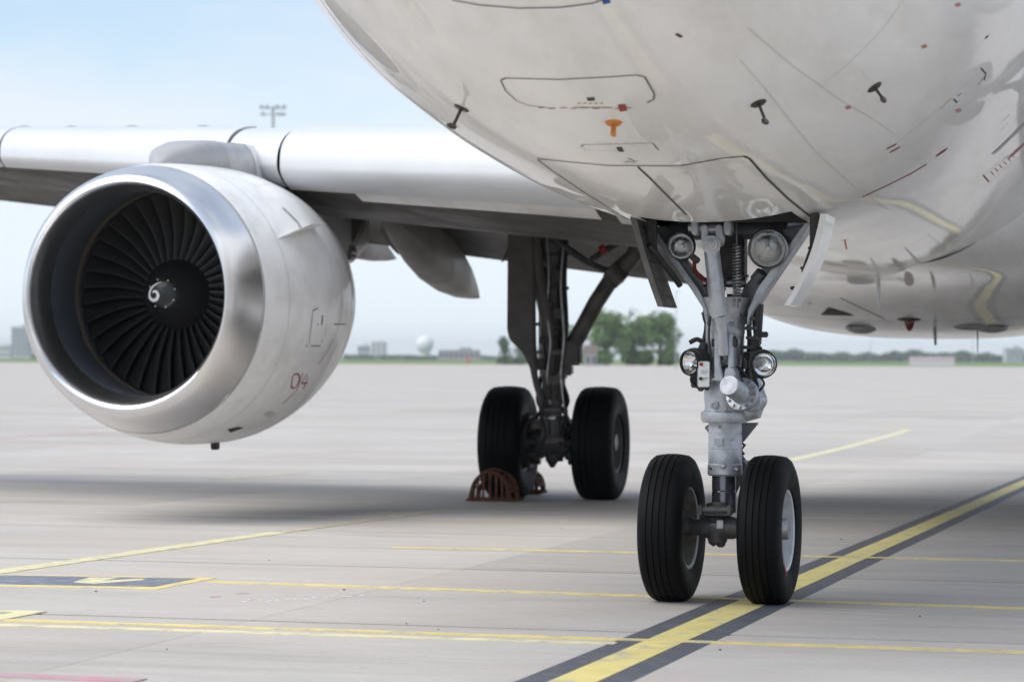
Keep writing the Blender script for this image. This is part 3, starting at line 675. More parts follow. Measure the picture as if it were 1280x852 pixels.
# lower lugs
x = MB()
for xx, m_ in ((896, 0), (913, 0)):
    x.prism([N(xx+q[0], q[1], -.11) for q in ((-3.2, 420), (0, 414), (3.2, 420), (4, 455), (9, 476), (-3, 476))], YV*.16, .006)
sub(x, 'strut_lug', 'strut', each=True)
x = MB(); x.tube([N(890, 428, -.06), N(922, 428, -.06)], .020, 16); x.tube([N(917, 427, -.09), N(920, 427, -.09)], .028, 20); sub(x, 'lug_pin', 'dirty')
# steering collar
x = MB(); cpt = N(905.5, 478, .1); zf = lambda y: N(905.5, y, .1).z
prof = [(r_, zf(y)-cpt.z) for r_, y in ((.0, 470), (.085, 470), (.098, 474), (.104, 485), (.104, 498), (.100, 508), (.102, 513), (.119, 514.5), (.121, 518), (.121, 524), (.112, 528), (.08, 528))]
x.lathe(prof, (cpt.x, cpt.y, cpt.z), (0, 0, 1), 40); sub(x, 'steering_collar', 'strut')
x = MB(); pb = N(936, 498, .07); x.lathe([(0, -.005), (.05, -.005), (.062, .005), (.062, .13), (.045, .15), (0, .15)], N(938, 500, -.04), (0.05, 1, .0), 28)
x.tube([N(925, 476, .1), N(940, 480, .1), N(944, 498, .1), N(940, 514, .1), N(928, 520, .1)], [.04, .055, .062, .055, .035], 20); sub(x, 'rack_housing', 'strut')
fa, fb_ = N(911, 481, -.26), N(931, 495, -.06); mdx = (fa-fb_).normalized()
x = MB(); x.lathe([(0, .0), (.049, .0), (.052, -.006), (.052, -.16), (.056, -.17), (.060, -.2), (.06, -.24)], fa, mdx, 36); sub(x, 'steering_motor', 'strut')
x = MB(); x.lathe([(.052, -.165), (.084, -.165), (.086, -.170), (.086, -.195), (.05, -.2)], fa, mdx, 36); sub(x, 'motor_flange', 'strut')
bx, by = frame_of(mdx)
b0 = MB().lathe([(.0085, 0), (.0085, .012), (.0, .012)], (0, 0, 0), mdx, 6); me_b = sub(b0, 'flange_bolt', 'steel', 0); me_b.location = fa - mdx*.165 + bx*.072
for k in range(1, 12):
    a = 2*math.pi*k/12; link('flange_bolt', me_b.data, gear, fa - mdx*.165 + (bx*math.cos(a)+by*math.sin(a))*.072)
x = MB(); x.prism([N(*q, -.24) for q in ((906, 462), (908, 458), (915, 458), (918, 462), (921, 484), (903, 484))], YV*.14, .008); sub(x, 'motor_bracket', 'strut')
x = MB(); x.lathe([(.022, 0), (.022, .012), (.012, .013), (.011, .004), (0, .004)], N(893, 506, .0), (0, -1, 0), 20); sub(x, 'port_boss', 'steel')
x = MB(); x.lathe([(.012, 0), (.012, .02), (0, .021)], N(907, 511, -.012), (0, -1, 0), 6); sub(x, 'collar_bolt', 'steel', 0)
# sliding tube: painted sleeve, rings and chrome piston
sl = N(906.5, 528, .1)
zf2 = lambda y: N(906.5, y, .1).z-sl.z
x = MB(); x.lathe([(r_, zf2(y)) for r_, y in ((.0, 522), (.086, 522), (.086, 540.5), (.0835, 541), (.0835, 542.5), (.086, 543), (.087, 560), (.0855, 560.4), (.0855, 561.6), (.087, 562), (.087, 579), (.090, 580), (.090, 592), (.084, 594), (.05, 594))], sl, (0, 0, 1), 40); sub(x, 'sleeve', 'strut')
x = MB(); x.lathe([(.017, 0), (.017, .01), (.012, .02), (.0, .021)], N(904, 582, .012), (0, -1, 0), 6); x.lathe([(.010, 0), (.010, .012), (0, .013)], N(889, 584, .04), (-.5, -1, 0), 6); sub(x, 'sleeve_bolt', 'steel', 0, each=True)
x = MB(); ch = N(905, 594, .1); x.lathe([(.062, .01), (.062, zf2(612)-zf2(594)), (.0595, zf2(613)-zf2(594)), (.062, zf2(614)-zf2(594)), (.062, zf2(640)-zf2(594))], ch, (0, 0, 1), 36); sub(x, 'piston', 'chrome', 30)
# torque link behind
x = MB(); x.prism([N(*q, .22) for q in ((922, 528), (948, 528), (945, 532), (929, 552), (922, 556))], YV*.03, .004); x.prism([N(*q, .22) for q in ((880, 534), (888, 528), (888, 544))], YV*.03, .004)
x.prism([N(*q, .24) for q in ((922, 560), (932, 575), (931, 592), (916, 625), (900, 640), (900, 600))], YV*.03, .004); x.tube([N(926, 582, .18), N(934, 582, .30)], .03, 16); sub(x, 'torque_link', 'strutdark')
x = MB(); x.tube([N(924, 552, .2), N(931, 556, .2), N(926, 562, .2), N(930, 568, .2)], .008, 8); sub(x, 'torque_link_hose', 'black')
# axle
AZ = .378
x = MB(); x.tube([(-.315, 0, AZ), (-.12, 0, AZ), (-.06, 0, AZ+.003), (.07, 0, AZ+.003), (.12, 0, AZ), (.28, 0, AZ)], [.038, .040, .058, .058, .040, .038], 28)
x.tube([N(898, 632, .06), N(897, 645, .04), N(897, 660, .0)], [.066, .07, .075], 28)
x.tube([(-.015, 0, AZ-.02), (-.01, -.005, AZ-.075), (-.008, -.005, AZ-.078)], [.06, .046, .03], 24)
sub(x, 'axle', 'axle_grey')
x = MB(); x.lathe([(0, -.028), (.014, -.026), (.024, -.014), (.026, 0), (.022, .014), (.016, .022), (.016, .05)], N(901, 677, 0), (0, 0, 1), 24); sub(x, 'jacking_ball', 'axle_grey', 60)
x = MB(); x.tube([N(876, 637, -.10), N(917, 637, -.10)], .017, 16)
for xx in (877, 914): x.box(N(xx, 637, -.1), (.022, .06, .052), bev=.005)
x.box(N(897, 641, -.05), (.13, .08, .02), bev=.004); sub(x, 'tow_fitting', 'axle_grey')
x = MB(); x.box(N(900, 655, -.068), (.034, .006, .042), bev=.002); sub(x, 'data_plate', 'steel')
# hoses and cable looms
def hose(px, r_, name='hose', m='black', par=None):
    pts = [Vector(p) for p in px]; out = []
    for i in range(len(pts)-1):
        p0, p1, p2, p3 = pts[max(i-1, 0)], pts[i], pts[i+1], pts[min(i+2, len(pts)-1)]
        for k in range(6):
            t = k/6; out.append(.5*((2*p1)+(p2-p0)*t+(2*p0-5*p1+4*p2-p3)*t*t+(3*p1-p0-3*p2+p3)*t**3))
    out.append(pts[-1]); b = MB(); b.tube(out, r_, 8); return b.build(name, m, par or gear, 60)
hose([N(*q, .12) for q in ((879, 390), (883, 405), (880, 425), (874, 440), (877, 462))], .012)
hose([N(*q, .10) for q in ((884, 372), (880, 396), (886, 412), (884, 440), (880, 470))], .009)
hose([N(*q, .06) for q in ((862, 428), (872, 424), (880, 432), (876, 446), (866, 452))], .012)
hose([N(*q, .08) for q in ((868, 322), (869, 338), (878, 348), (884, 352))], .010, 'cable', M['red'])
hose([N(*q, .1) for q in ((940, 378), (936, 400), (937, 430), (934, 455), (936, 478))], .013)
hose([N(*q, .12) for q in ((948, 372), (944, 400), (945, 425), (939, 450), (942, 478))], .014)
hose([N(*q, .06) for q in ((930, 440), (934, 452), (933, 470), (928, 482))], .010)
hose([N(*q, .05) for q in ((952, 434), (946, 440), (940, 455), (934, 466), (930, 478))], .008)
hose([N(*q, -.06) for q in ((893, 470), (900, 462), (908, 458), (922, 460), (930, 466), (934, 472))], .009)
x = MB(); x.tube([N(950, 380, .15), N(947, 430, .15)], .02, 12); x.box(N(951, 418, .1), (.075, .03, .03), bev=.005); x.box(N(944, 432, .1), (.05, .06, .08), bev=.01); sub(x, 'steering_valve', 'dirty')
x = MB()
for (px, py, w_, h_) in ((932, 455, .03, .05), (938, 468, .035, .05), (928, 470, .02, .06), (940, 444, .03, .04)): x.tube([N(px, py-h_/PXM/2, -.02), N(px, py+h_/PXM/2, -.02)], w_/2, 10)
sub(x, 'pipe_fitting', 'dirty', each=True)
x = MB()
for (px, py, w_, h_) in ((874, 446, .05, .09), (868, 470, .03, .12), (879, 440, .03, .10), (884, 480, .03, .06)): x.box(N(px, py, .04), (w_, .05, h_), bev=.006)
sub(x, 'lamp_bracket', 'dirty', each=True)
x = MB()
for (px, py) in ((897, 468), (918, 463), (922, 470), (895, 474)): x.tube([N(px-4, py, -.07), N(px+4, py, -.07)], .012, 10)
sub(x, 'clamp', 'steel', each=True)
for i_ in range(7):                                          # cable clamps up the leg
    yy = 398+12*i_; x = MB(); x.box(N(936+(i_ % 3)*2, yy, .05), (.06, .05, .018), bev=.004); sub(x, 'cable_clamp', 'dirty')
hose([N(*q, .0) for q in ((926, 392), (930, 410), (927, 432), (929, 452), (925, 470))], .006, 'cable', 'dirty')
hose([N(*q, .0) for q in ((888, 395), (886, 420), (889, 446), (886, 466))], .006, 'cable', 'dirty')
hose([N(*q, -.02) for q in ((942, 470), (947, 482), (943, 494))], .008); hose([N(*q, -.02) for q in ((950, 470), (955, 480), (948, 490), (944, 500))], .006)
hose([N(*q, .0) for q in ((866, 466), (864, 476), (872, 484), (880, 482))], .007)
for (px, py, rr) in ((897, 405, .012), (915, 405, .012), (905, 452, .010), (899, 533, .008), (915, 549, .008), (921, 586, .012)):
    x = MB(); x.lathe([(rr, 0), (rr, .012), (rr*.6, .016), (0, .016)], N(px, py, .0), (0, -1, 0), 6); sub(x, 'bolt_head', 'steel', 0)
x = MB(); x.prism([N(*q, -.005) for q in ((893, 548), (903, 548), (903, 556), (893, 556))], YV*.02); sub(x, 'data_plate', 'steel', 0)
# junction box with a placard
x = MB(); x.box(N(880, 467.5, -.04), (.062, .05, .135), bev=.006); jb = sub(x, 'junction_box', 'strut')
x = MB(); x.box(N(880, 467.5, -.067), (.056, .002, .125)); pl = sub(x, 'placard', 'white', 0)
for k, yy in enumerate((463, 465, 466.7, 472, 474)):
    x = MB(); x.box(N(880+(k % 2), yy, -.0685), (.04-.006*(k % 3), .001, .0022)); sub(x, 'placard_text_line', 'seam', 0)
x = MB(); x.lathe([(.010, 0), (.009, .01), (0, .012)], N(876.5, 455, -.068), (0, -1, 0), 16); sub(x, 'indicator_lamp', 'red')
x = MB(); x.lathe([(.009, 0), (.008, .01), (0, .012)], N(876, 473, -.068), (0, -1, 0), 16); sub(x, 'push_button', 'black')
x = MB(); x.box(N(876, 484, -.03), (.03, .04, .04), bev=.006); sub(x, 'box_connector', 'dirty')
# landing, taxi and turn-off lights
def lamp(cx_, cy_, rpx, d, dy, name, hm_='dirty'):
    c = N(cx_, cy_, dy); r_ = rpx*PXM; d = Vector(d).normalized()
    b = MB(); b.lathe([(r_*.90, .012), (r_*.96, .016), (r_, .008), (r_, -.012), (r_*.93, -.02), (r_*.88, -r_*.55), (r_*.5, -r_*.95), (.0, -r_*1.0)], c, d, 40); h = b.build(name, hm_, gear, 40)
    b = MB(); b.lathe([(r_*.895, -.004), (r_*.78, -r_*.25), (r_*.5, -r_*.52), (r_*.2, -r_*.64), (.0, -r_*.66)], c, d, 40); b.build('reflector', 'reflector', gear, 60)
    b = MB(); b.lathe([(r_*.11, -r_*.6), (r_*.11, -r_*.3), (r_*.08, -r_*.26), (0, -r_*.26)], c, d, 16); b.build('bulb_shield', 'steel', gear, 40)
    b = MB(); pr = [(r_*.905*math.cos(a), .004+r_*.16*math.sin(a)) for a in [R(0), R(20), R(40), R(60), R(75), R(88)]]
    b.lathe(pr + [(q[0], q[1]-.006) for q in pr[::-1]], c, d, 40, closed=True); b.build('lens', 'glass', gear, 60)
    return h
lamp(852, 308, 18, (.10, -1, -.06), .0, 'taxi_light', 'steel')
lamp(960, 311, 25, (.14, -1, -.10), -.04, 'takeoff_light', 'steel')
x = MB(); x.lathe([(.055, -.01), (.074, -.012), (.076, -.03), (.07, -.08), (.04, -.10), (0, -.10)], N(863, 453, -.02), (-.75, -1, -.05), 32); sub(x, 'lamp_housing', 'dirty')
x = MB(); x.lathe([(.055, -.01), (.074, -.012), (.076, -.03), (.07, -.09), (.04, -.11), (0, -.11)], N(954, 455, -.02), (.38, -1, -.05), 32); sub(x, 'lamp_housing', 'dirty')
lamp(863, 453, 16.5, (-.75, -1, -.05), -.02, 'turnoff_light')
lamp(955, 455, 16.5, (.38, -1, -.05), -.02, 'turnoff_light')
x = MB(); x.box(N(946, 456, .05), (.06, .06, .12), bev=.01); x.box(N(872, 455, .06), (.07, .05, .11), bev=.01); sub(x, 'lamp_mount', 'dirty', each=True)
x = MB(); x.tube([N(938, 316, .1), N(950, 316, .05)], .02, 12); x.tube([N(952, 340, .06), N(944, 350, .08)], .03, 12); x.tube([N(862, 318, .05), N(872, 326, .1)], .018, 12); sub(x, 'lamp_arm', 'strutdark', each=True)
# wheels
def tyre_mesh(r_, wdt, rim, ngroove, name, gw=.007, gd=.007):
    hw = wdt/2; out = []
    side = [(rim, -hw*.76), (rim+.008, -hw*.88), (rim+(r_-rim)*.25, -hw*.97), (rim+(r_-rim)*.55, -hw), (rim+(r_-rim)*.75, -hw*.95), (rim+(r_-rim)*.88, -hw*.85), (rim+(r_-rim)*.955, -hw*.70)]
    crown = lambda a: r_ - .055*r_*(abs(a)/hw)**2.3
    pts = [(crown(hw*.60), -hw*.60)]
    gx = [hw*.60*(-1+2*(k+.5)/ngroove) for k in range(ngroove)] if ngroove else []
    for g in gx: pts += [(crown(g), g-gw/2), (crown(g)-gd, g-gw/2+.0012), (crown(g)-gd, g+gw/2-.0012), (crown(g), g+gw/2)]
    pts += [(crown(hw*.60), hw*.60)]
    prof = side + pts + [(q[0], -q[1]) for q in side[::-1]]
    m = MB().lathe(prof, (0, 0, 0), (1, 0, 0), 96)
    me = bpy.data.meshes.new(name); me.from_pydata(m.v, [], m.f); me.shade_smooth(); me.set_sharp_from_angle(angle=R(42)); me.materials.append(M['tyre']); return me
nt_me = tyre_mesh(.381, .222, .205, 4, 'nose_tyre')
RIMP = lambda r_, o: [(r_+.004, .0*o), (r_+.012, .012*o), (r_+.008, .018*o), (r_-.012, .012*o), (r_-.02, -.045*o), (r_-.035, -.085*o), (.11, -.095*o), (.085, -.08*o), (.06, -.08*o)]
def rim(cx_, cy_, cz_, r_, half, sgn, m, name, par, hubm, cap=True):
    b = MB(); b.lathe([(q[0], q[1]+half) for q in RIMP(r_, 1)], (cx_, cy_, cz_), (sgn, 0, 0), 56); o = b.build(name, m, par, 40)
    return o
for sx in (-1, 1):
    X = .255*sx + .004
    link('tyre', nt_me, gear, (X, 0, .375))
    rim(X, 0, .381, .205, .074, sx, 'rim', 'wheel_rim', gear, None)
    rim(X, 0, .381, .205, .074, -sx, 'rimdirty' if sx < 0 else 'rimdark', 'wheel_rim', gear, None)
    b = MB(); b.lathe([(.085, -.01), (.075, .0), (.060, .005), (.054, .092), (.048, .099), (.0, .100)], (X, 0, .381), (sx, 0, 0), 32); b.build('hub_cap', 'steel', gear, 40)
    b = MB(); b.lathe([(.205, .074), (.219, .083), (.221, .093), (.212, .097), (.200, .090)], (X, 0, .381), (-sx, 0, 0), 56, closed=True); b.build('rim_flange', 'rim', gear, 40)
    b = MB(); b.lathe([(.095, .0), (.085, .05), (.05, .075), (.045, .10)], (X, 0, .381), (-sx, 0, 0), 32); b.build('wheel_hub', 'dirty', gear, 40)
    tb = MB().lathe([(.009, 0), (.009, .016), (0, .017)], (0, 0, 0), (sx, 0, 0), 6).build('tie_bolt', 'steel', gear, 0); tb.location = (X+sx*.016, 0, .381+.14)
    for k in range(1, 9):
        a = 2*math.pi*k/9; link('tie_bolt', tb.data, gear, (X+sx*.016, .14*math.sin(a), .381+.14*math.cos(a)))
# red slippage mark on the left-hand nose tyre
x = MB(); rows = []
for k in range(13):
    a = R(-30-50*k/12); rows.append([Vector((.259+.111*q[1]+.004, -q[0]*math.cos(a+R(20)), .381+q[0]*math.sin(a+R(20)))) for q in ((.218, .895), (.235, .937), (.25, .973), (.27, .986))])
x.grid(rows); sub(x, 'slippage_mark', 'red', 60)

# the nose wheels are steered a few degrees
STEER = Matrix.Rotation(R(-2.6), 3, 'Z')
for o_ in [q for q in gear.children if q.name.split('.')[0] in ('tyre', 'wheel_rim', 'rim_flange', 'hub_cap', 'wheel_hub', 'tie_bolt', 'slippage_mark', 'axle', 'tow_fitting', 'jacking_ball')]:
    o_.location = STEER @ o_.location; o_.rotation_euler = (0, 0, R(-2.6))
# ---- nose gear doors
def door(xt, xb, zt_, zb_, y0, y1, bulge, m_out, name, sgn):
    rows = []
    for k in range(9):
        t = k/8; X = xt+(xb-xt)*t + bulge*math.sin(math.pi*t); Z = zt_+(zb_-zt_)*t
        rows.append([Vector((X, y0, Z)), Vector((X, y1, Z)), Vector((X-sgn*.03, y1, Z)), Vector((X-sgn*.03, y0, Z))])
    b = MB().grid(rows, closeu=True); b.add(rows[0], [(0, 1, 2, 3)]); b.add(rows[-1], [(0, 1, 2, 3)]); return b.build(name, m_out, fus, 30)
pR0, pR1 = N(1033, 277, -.35), N(988, 381, -.35)
dr = door(pR0.x, pR1.x, 1.965, pR1.z, -.35, .02, .028, 'skin', 'nose_gear_door', 1)
pL0, pL1 = N(787, 280, -.35), N(822, 383, -.35)
dl = door(pL0.x, pL1.x, 1.965, pL1.z, -.35, .04, -.008, 'doorinner', 'nose_gear_door', -1)
x = MB()
for k in range(5):
    t = .12+.19*k; zz = 1.965+(pL1.z-1.965)*t; xx = pL0.x+(pL1.x-pL0.x)*t-.008*math.sin(math.pi*t)+.045; x.box((xx-.014, -.14, zz), (.008, .30, .012), bev=.002)
x.box((pL0.x+.085, -.2, 1.86), (.05, .05, .22), bev=.008); x.tube([(pL0.x+.08, -.25, 1.82), (pL0.x+.17, -.1, 1.68), (pL1.x+.06, -.05, 1.62)], .016, 10); sub(x, 'door_rib', 'dirty', 30, fus, True)
x = MB()
for k in range(4):
    t = .15+.22*k; zz = 1.965+(pR1.z-1.965)*t; xx = pR0.x+(pR1.x-pR0.x)*t+.028*math.sin(math.pi*t)-.045; x.box((xx, -.14, zz), (.03, .3, .018), bev=.004)
x.box((pR0.x-.075, -.2, 1.88), (.05, .05, .2), bev=.008); x.tube([(pR0.x-.06, -.3, 1.86), (pR0.x-.10, -.3, 1.75), (pR0.x-.13, -.25, 1.68)], .008, 8); sub(x, 'door_rib', 'dirty', 30, fus, True)

# ------------------------------------------------------------------ marks, seams and fittings on the skin
def drape(bvh, px, wpx, name, m, parent, off=.003, closed=False, step=5., tri=None):
    pts = []
    P_ = list(px) + ([px[0]] if closed else [])
    for (a, b_) in zip(P_[:-1], P_[1:]):
        n = max(2, int(math.hypot(b_[0]-a[0], b_[1]-a[1])/step))
        for k in range(n): pts.append((a[0]+(b_[0]-a[0])*k/n, a[1]+(b_[1]-a[1])*k/n))
    pts.append(P_[-1]); hit = [on(bvh, *q, off) for q in pts]; hit = [h for h in hit if h[0] is not None]
    if len(hit) < 2: return None
    rows = []
    for i, (p, n) in enumerate(hit):
        t = hit[min(i+1, len(hit)-1)][0]-hit[max(i-1, 0)][0]
        if t.length < 1e-6: continue
        s = n.cross(t).normalized(); wm = wpx/2
        rows.append([p - s*wm, p + n*.0006, p + s*wm])
    return MB().grid(rows).build(name, m, parent, 60)
def fillpatch(bvh, px, name, m, parent, off=.0035):          # small filled polygon (convex quad) draped on the skin
    a, b_, c_, d_ = px; rows = []
    for i in range(6):
        u = i/5; p0 = (a[0]+(d_[0]-a[0])*u, a[1]+(d_[1]-a[1])*u); p1 = (b_[0]+(c_[0]-b_[0])*u, b_[1]+(c_[1]-b_[1])*u); row = []
        for k in range(6):
            v = k/5; h = on(bvh, p0[0]+(p1[0]-p0[0])*v, p0[1]+(p1[1]-p0[1])*v, off)[0]
            if h is None: return None
            row.append(h)
        rows.append(row)
    return MB().grid(rows).build(name, m, parent, 60)
def arc(px, k=6):                                            # rounded polyline through corner points
    out = []
    n = len(px)
    for i in range(n-1):
        p0, p1, p2, p3 = px[max(i-1, 0)], px[i], px[i+1], px[min(i+2, n-1)]
        for j in range(k):
            t = j/k; out.append(tuple(.5*((2*p1[c])+(p2[c]-p0[c])*t+(2*p0[c]-5*p1[c]+4*p2[c]-p3[c])*t*t+(3*p1[c]-p0[c]-3*p2[c]+p3[c])*t**3) for c in (0, 1)))
    return out + [px[-1]]
S_ = lambda px, w_, name='panel_seam', m='seam': drape(FBVH, px, w_, name, m, fus)
S_([(626, 100), (632, 97.5), (700, 99), (760, 96), (796, 93.5), (806, 96), (818, 117), (817, 124), (809, 128)], .007, 'access_panel_seam', 'seammid')
S_([(626, 100), (632, 113), (646, 126), (660, 131.5), (690, 135)], .005, 'access_panel_seam', 'seammid'); S_([(718, 134), (766, 134)], .006, 'access_panel_seam', 'seammid')
S_([(672, 198), (700, 201), (760, 206.5), (850, 207), (905, 197), (930, 195), (937, 198), (958, 222), (985, 248), (1020, 276)], .011, 'gear_door_seam')
S_([(672, 199), (690, 213), (730, 240), (775, 268), (790, 277)], .007, 'gear_door_seam')
S_([(797, 208), (812, 222), (836, 246), (858, 268)], .009, 'gear_door_seam')
S_([(726, 183), (730, 180.5), (816, 178.5), (823, 187)], .005, 'access_panel_seam', 'seammid'); S_([(726, 183), (731, 187), (800, 190)], .003, 'access_panel_seam', 'seamlight')
S_([(566, 0), (600, 6), (650, 10), (700, 9), (740, 4), (752, 0)], .006, 'radome_seam')
S_([(925, 75), (960, 115), (985, 148), (1020, 190), (1066, 232), (1110, 262)], .003, 'skin_seam', 'seamlight')
S_([(935, 35), (990, 82), (1050, 125), (1085, 145), (1120, 168)], .003, 'skin_seam', 'seamlight')
S_([(1130, 0), (1100, 40), (1060, 80), (1020, 112)], .003, 'skin_seam', 'seamlight')
S_([(1122, 178), (1150, 155), (1190, 122), (1218, 95), (1226, 86)], .005, 'hatch_seam', 'seamlight'); S_([(1130, 186), (1172, 160), (1205, 135), (1228, 110)], .004, 'hatch_seam', 'seamlight')
S_([(1226, 85), (1232, 92), (1230, 100)], .007, 'hatch_seam'); S_([(1175, 136), (1190, 122)], .005, 'hatch_latch_seam')
S_([(1192, 124), (1196, 128), (1200, 124)], .008, 'hatch_latch'); S_([(1196, 120), (1201, 117)], .008, 'hatch_latch')
S_([(1222, 106), (1231, 95)], .009, 'red_dash', 'red')
S_([(1078, 246), (1110, 231), (1140, 216), (1158, 205)], .026, 'red_line', 'red')
S_([(1170, 195), (1176, 191), (1183, 186.5)], .05, 'red_dash', 'red')
S_([(1108, 186), (1120, 180)], .022, 'red_dash', 'red'); S_([(1112, 190.5), (1125, 183.5)], .022, 'red_dash', 'red')
for (x_, y_) in ((1060, 134), (1155, 58), (1197, 6), (1198, 138)):
    fillpatch(FBVH, [(x_-4, y_-.5), (x_+2, y_-2.6), (x_+4, y_+.5), (x_-2, y_+2.6)], 'stencil', 'pinkred', fus)
S_([(1242, 192), (1255, 180), (1268, 167), (1281, 154)], .13, 'static_plate', 'fairing_grey')
S_([(1264, 194), (1274, 186), (1284, 176)], .11, 'pink_plate', 'pinkred')
S_([(1290, 182), (1262, 206), (1236, 227), (1229, 219), (1255, 198), (1276, 186)], .009, 'placard_outline', 'pinkred'); S_([(1236, 227), (1229, 219)], .010, 'red_dash', 'red')
for k in range(6): S_([(1239+5.2*k, 215-4.4*k), (1242+5.2*k, 218.5-4.4*k)], .007, 'placard_letter', 'pinkred')
S_([(1252, 152), (1262, 143)], .008, 'static_slot', 'seam'); S_([(1250, 164), (1260, 153)], .006, 'static_slot', 'seam'); S_([(1231, 48), (1235, 45)], .014, 'static_slot', 'seam')
fillpatch(FBVH, [(772, 131), (782, 130), (784, 137.5), (775, 139)], 'red_square', 'red', fus)
fillpatch(FBVH, [(751, -4), (762, -5), (763, 3), (754, 5)], 'blue_square', 'blue', fus)
fillpatch(FBVH, [(733, 122), (743, 121.5), (744, 125), (735, 125.5)], 'dark_placard', 'seam', fus)
fillpatch(FBVH, [(770, 184), (777, 183.5), (780, 189), (774, 189)], 'dark_placard', 'seam', fus)
for k in range(9): S_([(673+13.5*k, 134.5+(k % 2)), (680+13.5*k+(k % 3), 134.2+(k % 2))], .008, 'red_lettering', 'pinkred')
for k in range(5): S_([(722+7*k, 129), (726+7*k, 128.7)], .008, 'red_lettering', 'pinkred')
for (a, b_) in (((780, 203), (797, 201)), ((786, 198), (792, 204))): S_([a, b_], .014, 'dark_smudge', 'seamlight')
S_([(845, 42), (852, 46)], .012, 'stain', 'rust')
S_([(1049, 301), (1062, 299)], .012, 'orange_mark', 'orange'); S_([(1056, 300), (1058, 311)], .010, 'orange_mark', 'orange')
# seams and fittings on the belly fairing
HS = lambda px, w_, name='fairing_seam', m='seam': drape(BBVH, px, w_, name, m, fair)
S_([(1160, 358), (1200, 341), (1245, 315), (1290, 284)], .028, 'fairing_seam')
# drain and pitot probes
def probe(bx_, by_, tx, ty, L, name):
    p, n = on(FBVH, bx_, by_, 0); d = (n*.8 + Vector((0, -.35, 0))).normalized()
    b = MB(); b.lathe([(.032, -.01), (.034, .003), (.026, .008), (.0, .009)], p, n, 20); b.build('probe_base', 'probe', fus, 30)
    e = p + n*L; b = MB(); b.tube([p, p.lerp(e, .5), e], [.012, .010, .011], 12, flat=.6); b.tube([e + YV*.02, e - YV*.035, e - YV*.08], [.011, .013, .006], 12); return b.build(name, 'probe', fus, 40)
probe(577, 135, 566, 155, .085, 'pitot_probe'); probe(948, 129, 955, 150, .085, 'pitot_probe'); probe(1093, 109, 1100, 122, .07, 'pitot_probe')
p, n = on(FBVH, 767, 153, 0)
x = MB(); x.lathe([(.0, .012), (.028, .010), (.036, .0)], p, n, 20); x.tube([p, p+n*.03, p+n*.05+YV*-.02], [.012, .01, .008], 10); x.build('orange_cap', 'orange', fus, 40)
S_([(767, 158), (767, 170)], .018, 'orange_stripe', 'orange')
def blade(bvh, x_, y_, L, chord, m, name, par, lean=.25, thick=.018):
    p, n = on(bvh, x_, y_, 0)
    if p is None: return
    dn = Vector((0, 0, -1)); rows = []
    for k in range(7):
        t = k/6; c = chord*(1-.45*t); q = p + dn*(L*t-.02) + YV*(lean*L*t); row = []
        for i in range(14):
            a = 2*math.pi*i/14; row.append(q + Vector((math.sin(a)*thick*(1-.5*t)*(.6+.4*math.cos(a)), -math.cos(a)*c/2, 0)))
        rows.append(row)
    b = MB().grid(rows, closeu=True); b.add(rows[-1], [tuple(range(14))]); return b.build(name, m, par, 50)
blade(FBVH, 1098, 348, .25, .24, 'skinwing', 'blade_antenna', fus, .4, .03)
b_ = on(FBVH, 1100, 351, .002)
x = MB(); x.lathe([(.075, -.01), (.075, .004), (.0, .006)], b_[0], b_[1], 20); x.build('antenna_plate', 'seam', fus, 30)
blade(BBVH, 1169, 411, .17, .22, 'fairing_grey', 'blade_antenna', fair, .4, .03)
blade(BBVH, 1222, 413, .22, .05, 'fairing_grey', 'drain_mast', fair, .1, .012)
blade(FBVH, 1062, 356, .06, .12, 'fairing_grey', 'drain_mast', fus)
def dome(bvh, x_, y_, rx, ry, rz, m, name, par):
    p, n = on(bvh, x_, y_, 0)
    if p is None: return None
    rows = []
    for k in range(9):
        a = R(90)*k/8; rows.append([p + Vector((rx*math.cos(a)*math.cos(2*math.pi*i/28), ry*math.cos(a)*math.sin(2*math.pi*i/28), .02-(rz+.02)*math.sin(a))) for i in range(28)])
    return MB().grid(rows, closeu=True).build(name, m, par, 60)
dome(BBVH, 1137, 402, .048, .06, .085, 'beacon', 'anti_collision_beacon', fair)
dome(BBVH, 1137, 400, .13, .15, .012, 'seam', 'beacon_base', fair)
dome(BBVH, 1077, 411, .15, .26, .05, 'fairing_grey', 'blister_fairing', fair); dome(BBVH, 1240, 411, .16, .26, .04, 'fairing_grey', 'blister_fairing', fair)
dome(BBVH, 1212, 409, .17, .2, .03, 'fairing_grey', 'air_outlet', fair)
fillpatch(BBVH, [(1026, 393), (1036, 384), (1060, 391), (1068, 394)], 'air_inlet', 'bay', fair, .006)
fillpatch(FBVH, [(991, 335), (1040, 337), (1038, 340), (990, 339)], 'drain_slot', 'seam', fus, .004)
for (a, b2) in (((1050, 372), (1105, 398)), ((1010, 380), (1015, 378))): HS([a, b2], .01)
HS([(960, 392), (1040, 398), (1120, 402), (1200, 400), (1280, 396)], .008)
